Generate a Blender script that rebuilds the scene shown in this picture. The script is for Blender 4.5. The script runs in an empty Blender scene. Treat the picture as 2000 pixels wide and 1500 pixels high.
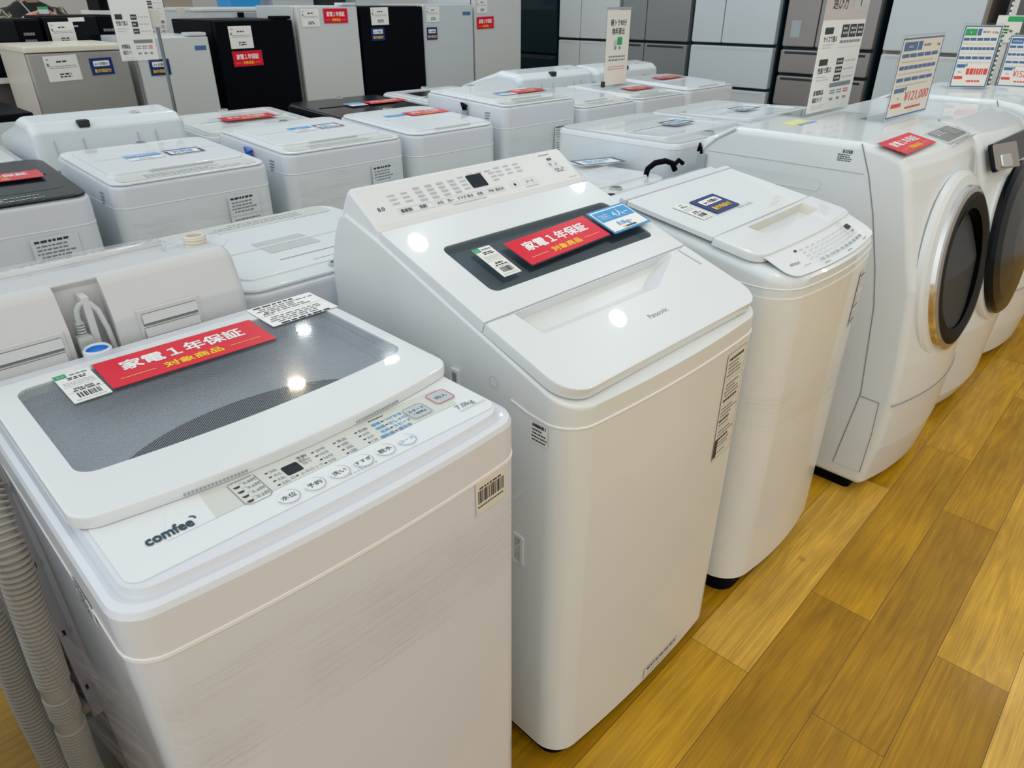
import bpy, math, random
from mathutils import Vector, Matrix
random.seed(7)
S = bpy.context.scene
COL = S.collection
R = math.radians

# ------------------------------------------------------------------ camera, world, lamps, exposure
cd = bpy.data.cameras.new('camera'); cam = bpy.data.objects.new('camera', cd); COL.objects.link(cam)
cam.location = (0, 0, 1.5); cam.rotation_euler = (R(61.3), 0, R(-45))
cd.sensor_width = 36; cd.lens = 36 * 1369 / 2000; cd.clip_start = 0.02
cd.dof.use_dof = True; cd.dof.focus_distance = 1.5; cd.dof.aperture_fstop = 12
S.camera = cam
vs = S.view_settings
vs.view_transform = 'Standard'; vs.look = 'None'; vs.exposure = 0.0; vs.gamma = 1.0; vs.use_curve_mapping = False

W = bpy.data.worlds.new('store_light'); S.world = W; W.use_nodes = True
wt = W.node_tree; wt.nodes.clear()
wo = wt.nodes.new('ShaderNodeOutputWorld'); wb = wt.nodes.new('ShaderNodeBackground')
wc = wt.nodes.new('ShaderNodeTexCoord'); wx = wt.nodes.new('ShaderNodeSeparateXYZ'); wr = wt.nodes.new('ShaderNodeValToRGB')
wt.links.new(wc.outputs['Generated'], wx.inputs[0]); wt.links.new(wx.outputs['Z'], wr.inputs[0])
wt.links.new(wr.outputs[0], wb.inputs[0]); wt.links.new(wb.outputs[0], wo.inputs[0])
wb.inputs[1].default_value = 0.73
e = wr.color_ramp.elements
e[0].position = 0.0; e[0].color = (0.66, 0.66, 0.66, 1)
e[1].position = 0.7; e[1].color = (0.86, 0.86, 0.86, 1)
# the back of the store is lit cooler than the aisle side
wy = wt.nodes.new('ShaderNodeMapRange'); wy.inputs['From Min'].default_value = -0.8; wy.inputs['From Max'].default_value = 0.5
wm = wt.nodes.new('ShaderNodeMix'); wm.data_type = 'RGBA'; wm.inputs[6].default_value = (1.0, 0.98, 0.93, 1); wm.inputs[7].default_value = (0.90, 1.01, 1.07, 1)
wk = wt.nodes.new('ShaderNodeMix'); wk.data_type = 'RGBA'; wk.blend_type = 'MULTIPLY'; wk.inputs[0].default_value = 1.0
wt.links.new(wx.outputs['Y'], wy.inputs['Value']); wt.links.new(wy.outputs[0], wm.inputs[0])
wl = wt.nodes.new('ShaderNodeMapRange'); wl.inputs['From Min'].default_value = -0.9; wl.inputs['From Max'].default_value = 0.2; wl.inputs['To Min'].default_value = 1.95; wl.inputs['To Max'].default_value = 1.0
ws = wt.nodes.new('ShaderNodeVectorMath'); ws.operation = 'SCALE'
wt.links.new(wx.outputs['X'], wl.inputs['Value']); wt.links.new(wm.outputs[2], ws.inputs[0]); wt.links.new(wl.outputs[0], ws.inputs['Scale'])
wt.links.new(wr.outputs[0], wk.inputs[6]); wt.links.new(ws.outputs[0], wk.inputs[7]); wt.links.new(wk.outputs[2], wb.inputs[0])

def downlight(x, y, z, power, col=(1, 0.97, 0.93), size=0.105):
    l = bpy.data.lights.new('downlight', 'AREA'); l.shape = 'DISK'; l.size = size; l.energy = power; l.color = col
    o = bpy.data.objects.new('downlight', l); COL.objects.link(o); o.location = (x, y, z)
    return o
COOL = (0.86, 0.96, 1.0); WARM = (1.0, 0.83, 0.58)
for (x, y) in ((2.59, 3.81), (2.43, 4.77), (2.2, 2.09), (3.6, 2.2), (3.12, 1.28), (-1.6, 2.6), (-1.4, 4.6)):
    downlight(x, y, 2.8, 2.6, COOL)
downlight(1.93, 4.01, 2.8, 3, WARM)
for (x, y) in ((1.2, -0.45), (2.4, -0.35), (4.9, -0.06), (0.1, -0.5)):
    downlight(x, y, 2.8, 5, WARM, 0.2)

# ------------------------------------------------------------------ materials
MATS = {}
def mat(name, col, rough=0.35, metal=0.0, coat=0.0, spec=0.5, emit=None, alpha=1.0):
    m = bpy.data.materials.new(name); m.use_nodes = True
    b = m.node_tree.nodes['Principled BSDF']
    b.inputs['Base Color'].default_value = (*col, 1); b.inputs['Roughness'].default_value = rough
    b.inputs['Metallic'].default_value = metal; b.inputs['Coat Weight'].default_value = coat
    b.inputs['Coat Roughness'].default_value = 0.03
    b.inputs['Specular IOR Level'].default_value = spec
    b.inputs['Alpha'].default_value = alpha
    MATS[name] = m
    return m
def nt(m): return m.node_tree, m.node_tree.nodes, m.node_tree.links, m.node_tree.nodes['Principled BSDF']

def bump(m, scale, strength, dist=0.001):
    t, n, l, b = nt(m)
    tc = n.new('ShaderNodeTexCoord'); no = n.new('ShaderNodeTexNoise'); no.inputs['Scale'].default_value = scale
    bp = n.new('ShaderNodeBump'); bp.inputs['Strength'].default_value = strength; bp.inputs['Distance'].default_value = dist
    l.new(tc.outputs['Object'], no.inputs['Vector']); l.new(no.outputs['Fac'], bp.inputs['Height']); l.new(bp.outputs[0], b.inputs['Normal'])

mat('white_enamel', (0.70, 0.745, 0.825), 0.3, coat=0.5)
mat('white_body', (0.75, 0.79, 0.80), 0.28, coat=0.4)
mat('white_plastic', (0.72, 0.76, 0.825), 0.3, coat=0.25)
mat('panel_matte', (0.76, 0.79, 0.81), 0.4)
mat('lid_white', (0.76, 0.80, 0.825), 0.32, coat=0.7)
mat('panel_glass_white', (0.79, 0.83, 0.86), 0.25, coat=0.7)
mat('panel_beige', (0.66, 0.69, 0.65), 0.22, coat=0.4)
mat('cool_white', (0.72, 0.785, 0.82), 0.28, coat=0.4)
mat('warm_white', (0.76, 0.78, 0.77), 0.28, coat=0.4)
mat('drum_white', (0.72, 0.765, 0.79), 0.28, coat=0.4)
mat('handle_beige', (0.70, 0.69, 0.64), 0.4)
mat('back_plastic', (0.66, 0.68, 0.69), 0.42)
mat('lavender_steel', (0.62, 0.61, 0.68), 0.4)
mat('groove', (0.25, 0.26, 0.27), 0.6)
mat('seam_light', (0.88, 0.88, 0.88), 0.25)
mat('black_plastic', (0.002, 0.003, 0.006), 0.5, spec=0.06)
mat('black_gloss', (0.004, 0.006, 0.009), 0.2, coat=0.08, spec=0.12)
mat('dark_base', (0.035, 0.037, 0.042), 0.5, spec=0.18)
mat('display_black', (0.008, 0.018, 0.024), 0.25, coat=0.05, spec=0.18)
mat('steel', (0.55, 0.55, 0.54), 0.28, metal=1.0)
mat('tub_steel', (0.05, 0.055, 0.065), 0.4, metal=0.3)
mat('chrome', (0.75, 0.74, 0.72), 0.1, metal=1.0)
mat('door_ring', (0.30, 0.27, 0.25), 0.2, metal=0.3, coat=0.4)
mat('grey_plastic', (0.36, 0.40, 0.43), 0.4)
mat('grey_mid', (0.52, 0.55, 0.56), 0.4)
mat('button_grey', (0.48, 0.55, 0.58), 0.3, coat=0.3)
mat('ink', (0.03, 0.035, 0.04), 0.6)
mat('ink_grey', (0.22, 0.24, 0.26), 0.6)
mat('ink_pale', (0.54, 0.56, 0.58), 0.6)
mat('ink_blue', (0.10, 0.38, 0.72), 0.5)
mat('ink_red', (0.70, 0.06, 0.05), 0.5)
mat('ring_grey', (0.38, 0.38, 0.46), 0.4)
mat('logo_teal', (0.015, 0.06, 0.09), 0.4)
mat('paper', (0.82, 0.83, 0.82), 0.5)
mat('label_film', (0.74, 0.72, 0.66), 0.4)
mat('green', (0.02, 0.36, 0.12), 0.5)
mat('card_red', (0.74, 0.004, 0.030), 0.3, coat=0.12, spec=0.2)
mat('card_yellow', (0.95, 0.60, 0.0), 0.4)
mat('card_gold', (0.85, 0.48, 0.15), 0.4)
mat('card_white', (0.90, 0.90, 0.90), 0.3, coat=0.4)
mat('card_blue', (0.035, 0.32, 0.70), 0.3, coat=0.1, spec=0.25)
mat('card_navy', (0.006, 0.030, 0.17), 0.35, coat=0.1, spec=0.2)
mat('sign_blue', (0.05, 0.15, 0.36), 0.4)
mat('sign_cream', (0.78, 0.75, 0.68), 0.4)
mat('sign_mauve', (0.56, 0.51, 0.51), 0.4)
mat('hose_beige', (0.52, 0.49, 0.43), 0.4)
mat('hose_green', (0.52, 0.62, 0.58), 0.45)
mat('plug_grey', (0.52, 0.56, 0.54), 0.45)
mat('inlet_blue', (0.02, 0.22, 0.75), 0.35)
mat('clip_blue', (0.02, 0.12, 0.5), 0.4)
mat('ivory', (0.74, 0.71, 0.60), 0.35)
mat('fridge_white', (0.60, 0.645, 0.66), 0.3, coat=0.2)
mat('fridge_pale', (0.56, 0.62, 0.66), 0.25, coat=0.3)
mat('fridge_grey', (0.27, 0.29, 0.30), 0.28, metal=0.35)
mat('fridge_taupe', (0.29, 0.27, 0.26), 0.3, metal=0.35)
mat('fridge_beige', (0.62, 0.59, 0.54), 0.4)
mat('fridge_steel', (0.40, 0.39, 0.37), 0.32, metal=0.6)
mat('fridge_edge', (0.012, 0.035, 0.05), 0.4, spec=0.18)
mat('fridge_dark', (0.008, 0.022, 0.028), 0.2, coat=0.4, spec=0.18)
mat('trim_brown', (0.36, 0.30, 0.25), 0.4)
mat('pole_grey', (0.22, 0.25, 0.28), 0.3, metal=0.7)
mat('clip_ivory', (0.64, 0.63, 0.58), 0.4)
mat('wall_paint', (0.62, 0.64, 0.65), 0.7)
mat('skin', (0.62, 0.32, 0.23), 0.5)
mat('hair', (0.015, 0.012, 0.01), 0.5)
mat('cloth_black', (0.012, 0.014, 0.02), 0.8)
mat('leaf', (0.06, 0.22, 0.05), 0.5)
mat('shelf_grey', (0.10, 0.10, 0.105), 0.5)
mat('sticker_yellow', (0.75, 0.78, 0.30), 0.4)

# brushed front of the beige refrigerator
t, n, l, b = nt(MATS['fridge_steel'])
tc = n.new('ShaderNodeTexCoord'); mp = n.new('ShaderNodeMapping'); mp.inputs['Scale'].default_value = (300, 300, 3)
no = n.new('ShaderNodeTexNoise'); bp = n.new('ShaderNodeBump'); bp.inputs['Strength'].default_value = 0.1
l.new(tc.outputs['Object'], mp.inputs[0]); l.new(mp.outputs[0], no.inputs['Vector']); l.new(no.outputs['Fac'], bp.inputs['Height']); l.new(bp.outputs[0], b.inputs['Normal'])
for k in ('white_enamel', 'white_body', 'cool_white', 'warm_white'): bump(MATS[k], 40, 0.02)

# camouflage sleeves
mc = mat('camouflage', (0.2, 0.2, 0.15), 0.8); t, n, l, b = nt(mc)
tc = n.new('ShaderNodeTexCoord'); no = n.new('ShaderNodeTexNoise'); no.inputs['Scale'].default_value = 14; no.inputs['Detail'].default_value = 1
cr = n.new('ShaderNodeValToRGB'); cr.color_ramp.interpolation = 'CONSTANT'
els = cr.color_ramp.elements; els[0].color = (0.02, 0.025, 0.03, 1); els[1].position = 0.45; els[1].color = (0.16, 0.14, 0.08, 1)
x_ = els.new(0.53); x_.color = (0.42, 0.38, 0.26, 1); x_ = els.new(0.6); x_.color = (0.05, 0.06, 0.05, 1)
l.new(tc.outputs['Object'], no.inputs['Vector']); l.new(no.outputs['Fac'], cr.inputs[0]); l.new(cr.outputs[0], b.inputs['Base Color'])

# clear materials
def clear(name, tint, fac, rough=0.05, ior=1.33):
    m = bpy.data.materials.new(name); m.use_nodes = True; t = m.node_tree; t.nodes.clear()
    o = t.nodes.new('ShaderNodeOutputMaterial'); mx = t.nodes.new('ShaderNodeMixShader')
    tr = t.nodes.new('ShaderNodeBsdfTransparent'); tr.inputs[0].default_value = (*tint, 1)
    gl = t.nodes.new('ShaderNodeBsdfGlossy'); gl.inputs['Roughness'].default_value = rough
    fr = t.nodes.new('ShaderNodeFresnel'); fr.inputs[0].default_value = ior
    ma = t.nodes.new('ShaderNodeMath'); ma.operation = 'ADD'; ma.inputs[1].default_value = fac
    ge = t.nodes.new('ShaderNodeNewGeometry'); inv = t.nodes.new('ShaderNodeMath'); inv.operation = 'SUBTRACT'; inv.inputs[0].default_value = 1.0
    mm = t.nodes.new('ShaderNodeMath'); mm.operation = 'MULTIPLY'
    t.links.new(ge.outputs['Backfacing'], inv.inputs[1]); t.links.new(fr.outputs[0], ma.inputs[0]); t.links.new(ma.outputs[0], mm.inputs[0]); t.links.new(inv.outputs[0], mm.inputs[1]); t.links.new(mm.outputs[0], mx.inputs[0])
    t.links.new(tr.outputs[0], mx.inputs[1]); t.links.new(gl.outputs[0], mx.inputs[2]); t.links.new(mx.outputs[0], o.inputs[0])
    MATS[name] = m
    return m
clear('acrylic', (0.93, 0.95, 0.95), 0.03)
clear('smoked_glass', (0.56, 0.61, 0.64), 0.02)
clear('door_tint', (0.35, 0.35, 0.35), 0.0, 0.05, 1.12)
clear('clear_plastic', (0.86, 0.88, 0.88), 0.05, 0.1)

# dotted window of the front machine
m = clear('dotted_glass', (0.95, 0.97, 0.98), 0.03)
t = m.node_tree; o = t.nodes['Material Output']; mx = [q for q in t.nodes if q.type == 'MIX_SHADER'][0]
tc = t.nodes.new('ShaderNodeTexCoord'); mp = t.nodes.new('ShaderNodeMapping'); mp.inputs['Scale'].default_value = (330, 330, 1); mp.inputs['Rotation'].default_value = (0, 0, R(45))
vo = t.nodes.new('ShaderNodeTexVoronoi'); vo.voronoi_dimensions = '2D'; vo.inputs['Scale'].default_value = 1; vo.inputs['Randomness'].default_value = 0
lt = t.nodes.new('ShaderNodeMath'); lt.operation = 'LESS_THAN'; lt.inputs[1].default_value = 0.30
ml = t.nodes.new('ShaderNodeMath'); ml.operation = 'MULTIPLY'; ml.inputs[1].default_value = 0.9
pr = t.nodes.new('ShaderNodeBsdfPrincipled'); pr.inputs['Base Color'].default_value = (0.24, 0.27, 0.31, 1); pr.inputs['Roughness'].default_value = 0.15
m2 = t.nodes.new('ShaderNodeMixShader')
t.links.new(tc.outputs['Object'], mp.inputs[0]); t.links.new(mp.outputs[0], vo.inputs['Vector']); t.links.new(vo.outputs['Distance'], lt.inputs[0]); t.links.new(lt.outputs[0], ml.inputs[0])
t.links.new(ml.outputs[0], m2.inputs[0]); t.links.new(mx.outputs[0], m2.inputs[1]); t.links.new(pr.outputs[0], m2.inputs[2]); t.links.new(m2.outputs[0], o.inputs[0])

# stretch film: clear with stretched white streaks
def film(name, scale, base=0.03, amt=0.35, rot=(0, 0, 0), col=(0.52, 0.51, 0.52)):
    m = bpy.data.materials.new(name); m.use_nodes = True; t = m.node_tree; t.nodes.clear(); N = t.nodes.new; L = t.links.new
    o = N('ShaderNodeOutputMaterial'); tr = N('ShaderNodeBsdfTransparent')
    pr = N('ShaderNodeBsdfPrincipled'); pr.inputs['Base Color'].default_value = (*col, 1); pr.inputs['Roughness'].default_value = 0.16
    tc = N('ShaderNodeTexCoord'); mp = N('ShaderNodeMapping'); mp.inputs['Scale'].default_value = scale; mp.inputs['Rotation'].default_value = rot
    no = N('ShaderNodeTexNoise'); no.inputs['Scale'].default_value = 1; no.inputs['Detail'].default_value = 5; no.inputs['Roughness'].default_value = 0.65
    n2 = N('ShaderNodeTexNoise'); n2.inputs['Scale'].default_value = 7
    cr = N('ShaderNodeMapRange'); cr.inputs['From Min'].default_value = 0.45; cr.inputs['From Max'].default_value = 0.75; cr.inputs['To Min'].default_value = base; cr.inputs['To Max'].default_value = amt
    c2 = N('ShaderNodeMapRange'); c2.inputs['From Min'].default_value = 0.35; c2.inputs['From Max'].default_value = 0.6; c2.inputs['To Min'].default_value = 0.15
    mu = N('ShaderNodeMath'); mu.operation = 'MULTIPLY'
    bp = N('ShaderNodeBump'); bp.inputs['Strength'].default_value = 0.6; bp.inputs['Distance'].default_value = 0.004
    mx = N('ShaderNodeMixShader')
    L(tc.outputs['Object'], mp.inputs[0]); L(mp.outputs[0], no.inputs['Vector']); L(tc.outputs['Object'], n2.inputs['Vector'])
    L(no.outputs['Fac'], cr.inputs['Value']); L(n2.outputs['Fac'], c2.inputs['Value']); L(cr.outputs[0], mu.inputs[0]); L(c2.outputs[0], mu.inputs[1])
    L(no.outputs['Fac'], bp.inputs['Height']); L(bp.outputs[0], pr.inputs['Normal'])
    L(mu.outputs[0], mx.inputs[0]); L(tr.outputs[0], mx.inputs[1]); L(pr.outputs[0], mx.inputs[2]); L(mx.outputs[0], o.inputs[0])
    MATS[name] = m
film('film_front', (5, 5, 240), 0.0, 0.5, (0, R(-6), 0))
film('film_back', (6, 6, 170), 0.0, 0.30, (0, R(-4), 0))
film('film_side', (10, 10, 120), 0.22, 1.0, (R(-20), 0, 0), (0.36, 0.30, 0.29))
film('film_top', (9, 30, 20), 0.05, 0.5)

# wood-look floor
fm = mat('oak_planks', (0.5, 0.3, 0.1), 0.3, coat=0.14, spec=0.25); t, n, l, b = nt(fm)
b.inputs['Coat Roughness'].default_value = 0.18
N = n.new
tc = N('ShaderNodeTexCoord'); mp = N('ShaderNodeMapping'); mp.inputs['Rotation'].default_value = (0, 0, R(-1.6)); mp.inputs['Location'].default_value = (0.42, -0.065, 0)
br = N('ShaderNodeTexBrick'); br.offset = 0.37; br.offset_frequency = 2; br.squash = 1
br.inputs['Scale'].default_value = 1; br.inputs['Brick Width'].default_value = 1.05; br.inputs['Row Height'].default_value = 0.165; br.inputs['Mortar Size'].default_value = 0.0008; br.inputs['Mortar Smooth'].default_value = 0.2
br.inputs['Color1'].default_value = (0, 0, 0, 1); br.inputs['Color2'].default_value = (1, 1, 1, 1); br.inputs['Mortar'].default_value = (0.5, 0.5, 0.5, 1); br.inputs['Bias'].default_value = 0
l.new(tc.outputs['Object'], mp.inputs[0]); l.new(mp.outputs[0], br.inputs['Vector'])
tone = N('ShaderNodeValToRGB'); l.new(br.outputs['Color'], tone.inputs[0])
te = tone.color_ramp.elements; te[0].color = (0.40, 0.205, 0.006, 1); te[1].color = (0.76, 0.46, 0.085, 1)
q = te.new(0.35); q.color = (0.54, 0.285, 0.008, 1); q = te.new(0.7); q.color = (0.65, 0.36, 0.022, 1)
# per-plank shift so the grain breaks at each board
sh = N('ShaderNodeVectorMath'); sh.operation = 'MULTIPLY_ADD'; sh.inputs[1].default_value = (7, 3, 5)
l.new(br.outputs['Color'], sh.inputs[0]); l.new(mp.outputs[0], sh.inputs[2])
g1m = N('ShaderNodeMapping'); g1m.inputs['Scale'].default_value = (3, 230, 1); l.new(sh.outputs[0], g1m.inputs[0])
g1 = N('ShaderNodeTexNoise'); g1.inputs['Scale'].default_value = 1; g1.inputs['Detail'].default_value = 6; g1.inputs['Distortion'].default_value = 0.4; l.new(g1m.outputs[0], g1.inputs['Vector'])
g2m = N('ShaderNodeMapping'); g2m.inputs['Scale'].default_value = (1.6, 17, 1); l.new(sh.outputs[0], g2m.inputs[0])
g2 = N('ShaderNodeTexNoise'); g2.inputs['Scale'].default_value = 1.6; g2.inputs['Distortion'].default_value = 2.2; g2.inputs['Detail'].default_value = 4; l.new(g2m.outputs[0], g2.inputs['Vector'])
g3 = N('ShaderNodeTexNoise'); g3.inputs['Scale'].default_value = 3.2; g3.inputs['Detail'].default_value = 3; l.new(sh.outputs[0], g3.inputs['Vector'])
mrg = N('ShaderNodeMapRange'); mrg.inputs['From Min'].default_value = 0.3; mrg.inputs['From Max'].default_value = 0.7; mrg.inputs['To Min'].default_value = 0.82; mrg.inputs['To Max'].default_value = 1.12; l.new(g1.outputs['Fac'], mrg.inputs['Value'])
mrw = N('ShaderNodeMapRange'); mrw.inputs['From Min'].default_value = 0.32; mrw.inputs['From Max'].default_value = 0.68; mrw.inputs['To Min'].default_value = 0.78; mrw.inputs['To Max'].default_value = 1.10; l.new(g2.outputs['Fac'], mrw.inputs['Value'])
mrc = N('ShaderNodeMapRange'); mrc.inputs['From Min'].default_value = 0.3; mrc.inputs['From Max'].default_value = 0.7; mrc.inputs['To Min'].default_value = 0.80; mrc.inputs['To Max'].default_value = 1.12; l.new(g3.outputs['Fac'], mrc.inputs['Value'])
p1 = N('ShaderNodeMath'); p1.operation = 'MULTIPLY'; l.new(mrg.outputs[0], p1.inputs[0]); l.new(mrw.outputs[0], p1.inputs[1])
p2 = N('ShaderNodeMath'); p2.operation = 'MULTIPLY'; l.new(p1.outputs[0], p2.inputs[0]); l.new(mrc.outputs[0], p2.inputs[1])
cm = N('ShaderNodeVectorMath'); cm.operation = 'SCALE'; l.new(tone.outputs[0], cm.inputs[0]); l.new(p2.outputs[0], cm.inputs['Scale'])
# knots
kv = N('ShaderNodeTexVoronoi'); kv.inputs['Scale'].default_value = 2.6; l.new(mp.outputs[0], kv.inputs['Vector'])
km = N('ShaderNodeMapRange'); km.inputs['From Min'].default_value = 0.0; km.inputs['From Max'].default_value = 0.05; km.inputs['To Min'].default_value = 0.35; l.new(kv.outputs['Distance'], km.inputs['Value'])
c3 = N('ShaderNodeVectorMath'); c3.operation = 'SCALE'; l.new(cm.outputs[0], c3.inputs[0]); l.new(km.outputs[0], c3.inputs['Scale'])
sm = N('ShaderNodeMix'); sm.data_type = 'RGBA'; l.new(br.outputs['Fac'], sm.inputs[0]); l.new(c3.outputs[0], sm.inputs[6]); sm.inputs[7].default_value = (0.10, 0.05, 0.012, 1)
l.new(sm.outputs[2], b.inputs['Base Color'])
rr_ = N('ShaderNodeMapRange'); rr_.inputs['To Min'].default_value = 0.26; rr_.inputs['To Max'].default_value = 0.42; l.new(g1.outputs['Fac'], rr_.inputs['Value']); l.new(rr_.outputs[0], b.inputs['Roughness'])
bp = N('ShaderNodeBump'); bp.inputs['Strength'].default_value = 0.12; bp.inputs['Distance'].default_value = 0.002; l.new(g1.outputs['Fac'], bp.inputs['Height']); l.new(bp.outputs[0], b.inputs['Normal'])

# ------------------------------------------------------------------ mesh building
TEXT = {}
def text_mesh(s, bold):
    k = (s, bold)
    if k not in TEXT:
        c = bpy.data.curves.new('t', 'FONT'); c.body = s; c.size = 1; c.resolution_u = 2; c.offset = 0.0
        o = bpy.data.objects.new('t', c); me = bpy.data.meshes.new_from_object(o)
        TEXT[k] = ([(v.co.x, v.co.y) for v in me.vertices], [tuple(p.vertices) for p in me.polygons])
        bpy.data.objects.remove(o); bpy.data.meshes.remove(me); bpy.data.curves.remove(c)
    return TEXT[k]

def fillet(poly, r, k=4):
    out = []; n = len(poly)
    rs = r if isinstance(r, (list, tuple)) else [r] * n
    for i in range(n):
        p = Vector(poly[i]); a = Vector(poly[i - 1]) - p; b = Vector(poly[(i + 1) % n]) - p
        rad = rs[i]; ang = a.angle(b)
        if rad <= 0 or ang > math.pi - 0.02: out.append(tuple(p)); continue
        d = min(rad / math.tan(ang / 2), a.length * 0.49, b.length * 0.49); rad = d * math.tan(ang / 2)
        p0 = p + a.normalized() * d; p1 = p + b.normalized() * d
        c = p + (a.normalized() + b.normalized()).normalized() * (rad / math.sin(ang / 2))
        v0 = p0 - c; v1 = p1 - c; th = v0.angle(v1)
        for j in range(k + 1):
            s = j / k
            out.append(tuple(c + (v0 * math.sin((1 - s) * th) + v1 * math.sin(s * th)) / max(math.sin(th), 1e-9)))
    return out
def rpoly(x0, x1, y0, y1, r, k=4): return fillet([(x0, y0), (x1, y0), (x1, y1), (x0, y1)], r, k)
def offs(poly, d):
    n = len(poly); out = []
    for i in range(n):
        a = Vector(poly[i - 1]); p = Vector(poly[i]); b = Vector(poly[(i + 1) % n])
        e1 = (p - a); e2 = (b - p)
        if e1.length < 1e-9: e1 = e2
        if e2.length < 1e-9: e2 = e1
        e1.normalize(); e2.normalize()
        n1 = Vector((-e1.y, e1.x)); n2 = Vector((-e2.y, e2.x)); m = n1 + n2
        if m.length < 1e-6: m = n1
        m.normalize(); out.append(tuple(p + m * d / max(m.dot(n1), 0.4)))
    return out

def inset(poly, d):
    xs = [p[0] for p in poly]; ys = [p[1] for p in poly]; cx = (min(xs) + max(xs)) / 2; cy = (min(ys) + max(ys)) / 2
    kx = 1 - 2 * d / max(max(xs) - min(xs), 1e-6); ky = 1 - 2 * d / max(max(ys) - min(ys), 1e-6)
    return [(cx + (x - cx) * max(kx, .01), cy + (y - cy) * max(ky, .01)) for x, y in poly]

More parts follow.
